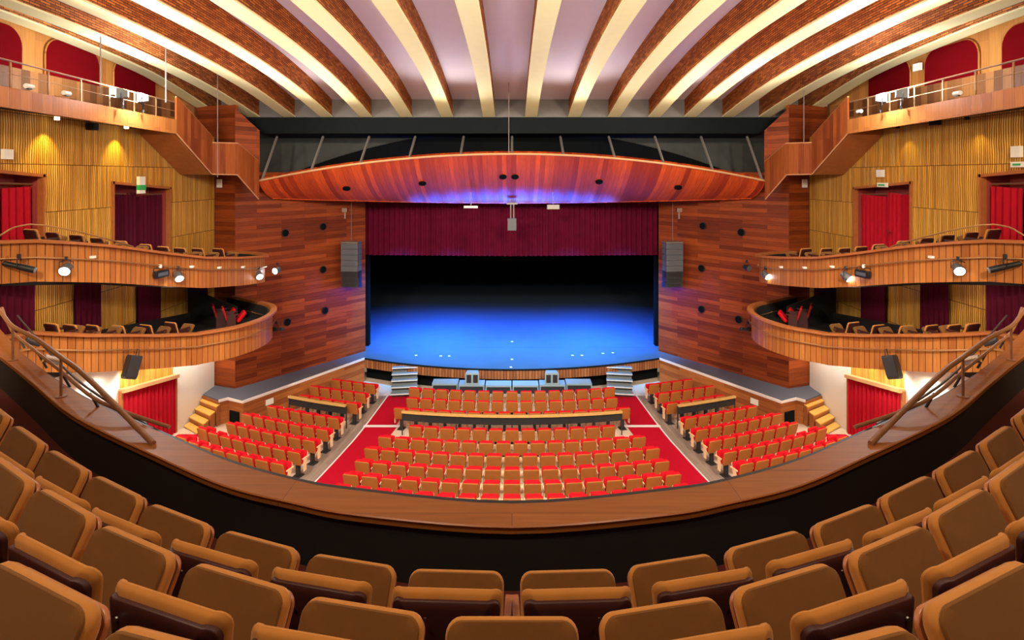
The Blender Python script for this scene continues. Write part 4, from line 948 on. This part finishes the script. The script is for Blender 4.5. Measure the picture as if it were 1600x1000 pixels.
step_slab(lambda x: interp(abs(x), [p[0] for p in NEAR], [p[1] for p in NEAR])+.03, lambda x: curve_y(ROW1, x)-.9, Z1, 'floor', 'dark carpeted floor of the front balcony row')
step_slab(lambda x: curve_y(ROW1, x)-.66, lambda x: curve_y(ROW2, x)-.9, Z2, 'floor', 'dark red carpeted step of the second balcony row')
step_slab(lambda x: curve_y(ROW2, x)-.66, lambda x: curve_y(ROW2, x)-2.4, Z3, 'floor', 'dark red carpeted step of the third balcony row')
for s in (-1, 1):
    m = MB(); m.prism(mir(s, [(4.95, 5.55), (6.4, 6.75), (7.6, 5.6), (6.1, 4.5)]), Z1, Z1+.16)
    m.build('carpeted_step', 'carpet_dark', smooth=0, label=f'dark red carpeted step at the {SIDE[s]} end of the front balcony row', cat='step')

def make_plush_seat():
    e = empty('theatre_chair', (0, 0, 0))
    # backrest: plush cushion, concave towards the sitter, with darker rear shell and screws
    m = MB(); pillow(m, .51, .55, .042, .05, (0, -.105, .45), R(3), curve=1.15, e=.020, wb=.42, puff=.003); m.build('backrest', 'plush_lit', e)
    m = MB(); pillow(m, .486, .530, .030, .045, (0, -.132, .443), R(3), curve=1.15, e=.006, wb=.41); sh = m.build('rear_shell', 'shell_dark', e)
    for q in (-.155, -.085, .085, .155):
        m = MB(); p = Matrix.Rotation(R(3), 3, 'X') @ Vector((q, -.015, .480)); p += Vector((0, -.132+1.15*q*q, .443)); m.tube([p, p+Vector((0, -.006, 0))], .009, 8); m.build('screw', 'chrome', sh)
    # tipped-up seat pad, face turned up towards the back
    LN = R(-27); base = (0, .045, .435); rot = Matrix.Rotation(LN, 3, 'X')
    m = MB(); pillow(m, .482, .47, .075, .055, base, LN, curve=-.10, e=.034); pd = m.build('seat', 'plush_lit', e)
    fc = Vector(base)+rot @ Vector((0, -.031, .009))
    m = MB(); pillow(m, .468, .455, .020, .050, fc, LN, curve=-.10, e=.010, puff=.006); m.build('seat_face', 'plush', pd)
    m = MB(); pillow(m, .46, .44, .02, .05, Vector(base)+rot @ Vector((0, .05, .01)), LN, e=.008); m.build('seat_underside', 'arm_wood', e)
    m = MB(); m.box((0, .12, .22), (.12, .10, .44)); m.box((0, .12, .012), (.3, .3, .024)); m.build('pedestal', 'iron', e, smooth=0)
    for q in (-1, 1):
        m = MB(); prof = [(-.04, .60), (.0, .645), (.34, .655), (.40, .63), (.40, .60), (.16, .575)]
        m.prism_x(prof, q*.260-.018, q*.260+.018); a = m.build('armrest', 'arm_wood', e, smooth=0)
        m = MB(); m.prism_x([(-.02, .12), (.22, .12), (.24, .585), (-.06, .585)], q*.260-.013, q*.260+.013); m.build('arm_panel', 'shell_dark', a, smooth=0)
    return e
ps0 = make_plush_seat(); nps = 0
RLAB = ['front', 'second', 'third']
for r, (L, z) in enumerate(((ROW1, Z1), (ROW2, Z2), (ROW3, Z3))):
    for i, (x, y) in enumerate(L):
        for s in ((-1, 1) if x > .01 else (1,)):
            if r == 2 and i == 0: continue
            a = L[max(0, i-1)]; b = L[min(len(L)-1, i+1)]
            if i == 0: slope = .0 if x < .01 else .04
            else: slope = (b[1]-a[1])/(b[0]-a[0])
            if r == 2 and i == 1: slope = .27
            yaw = math.atan(slope); sp_ = math.hypot(b[0]-a[0], b[1]-a[1])/(2 if 0 < i < len(L)-1 else 1); k = min(1.22, max(1, sp_/.56))
            fx, fy = -math.sin(yaw), math.cos(yaw)
            X = x-.27*fx*1.0; Y = y-.27*fy
            lab = f'brown plush seat, {RLAB[r]} row of the main balcony, ' + ('at the centre' if x < .01 else f'{ORD[i+(1 if r != 1 else 0)-(1 if r == 2 else 0)]} {SIDE[s]} of centre' if r < 2 else f'{ORD[i]} visible {SIDE[s]} of centre')
            o = put(ps0, nps == 0, (s*X, Y, z), s*yaw, label=lab, cat='seat', group=f'{RLAB[r]} row of the main balcony'); nps += 1
            o.scale = (k, 1, 1)
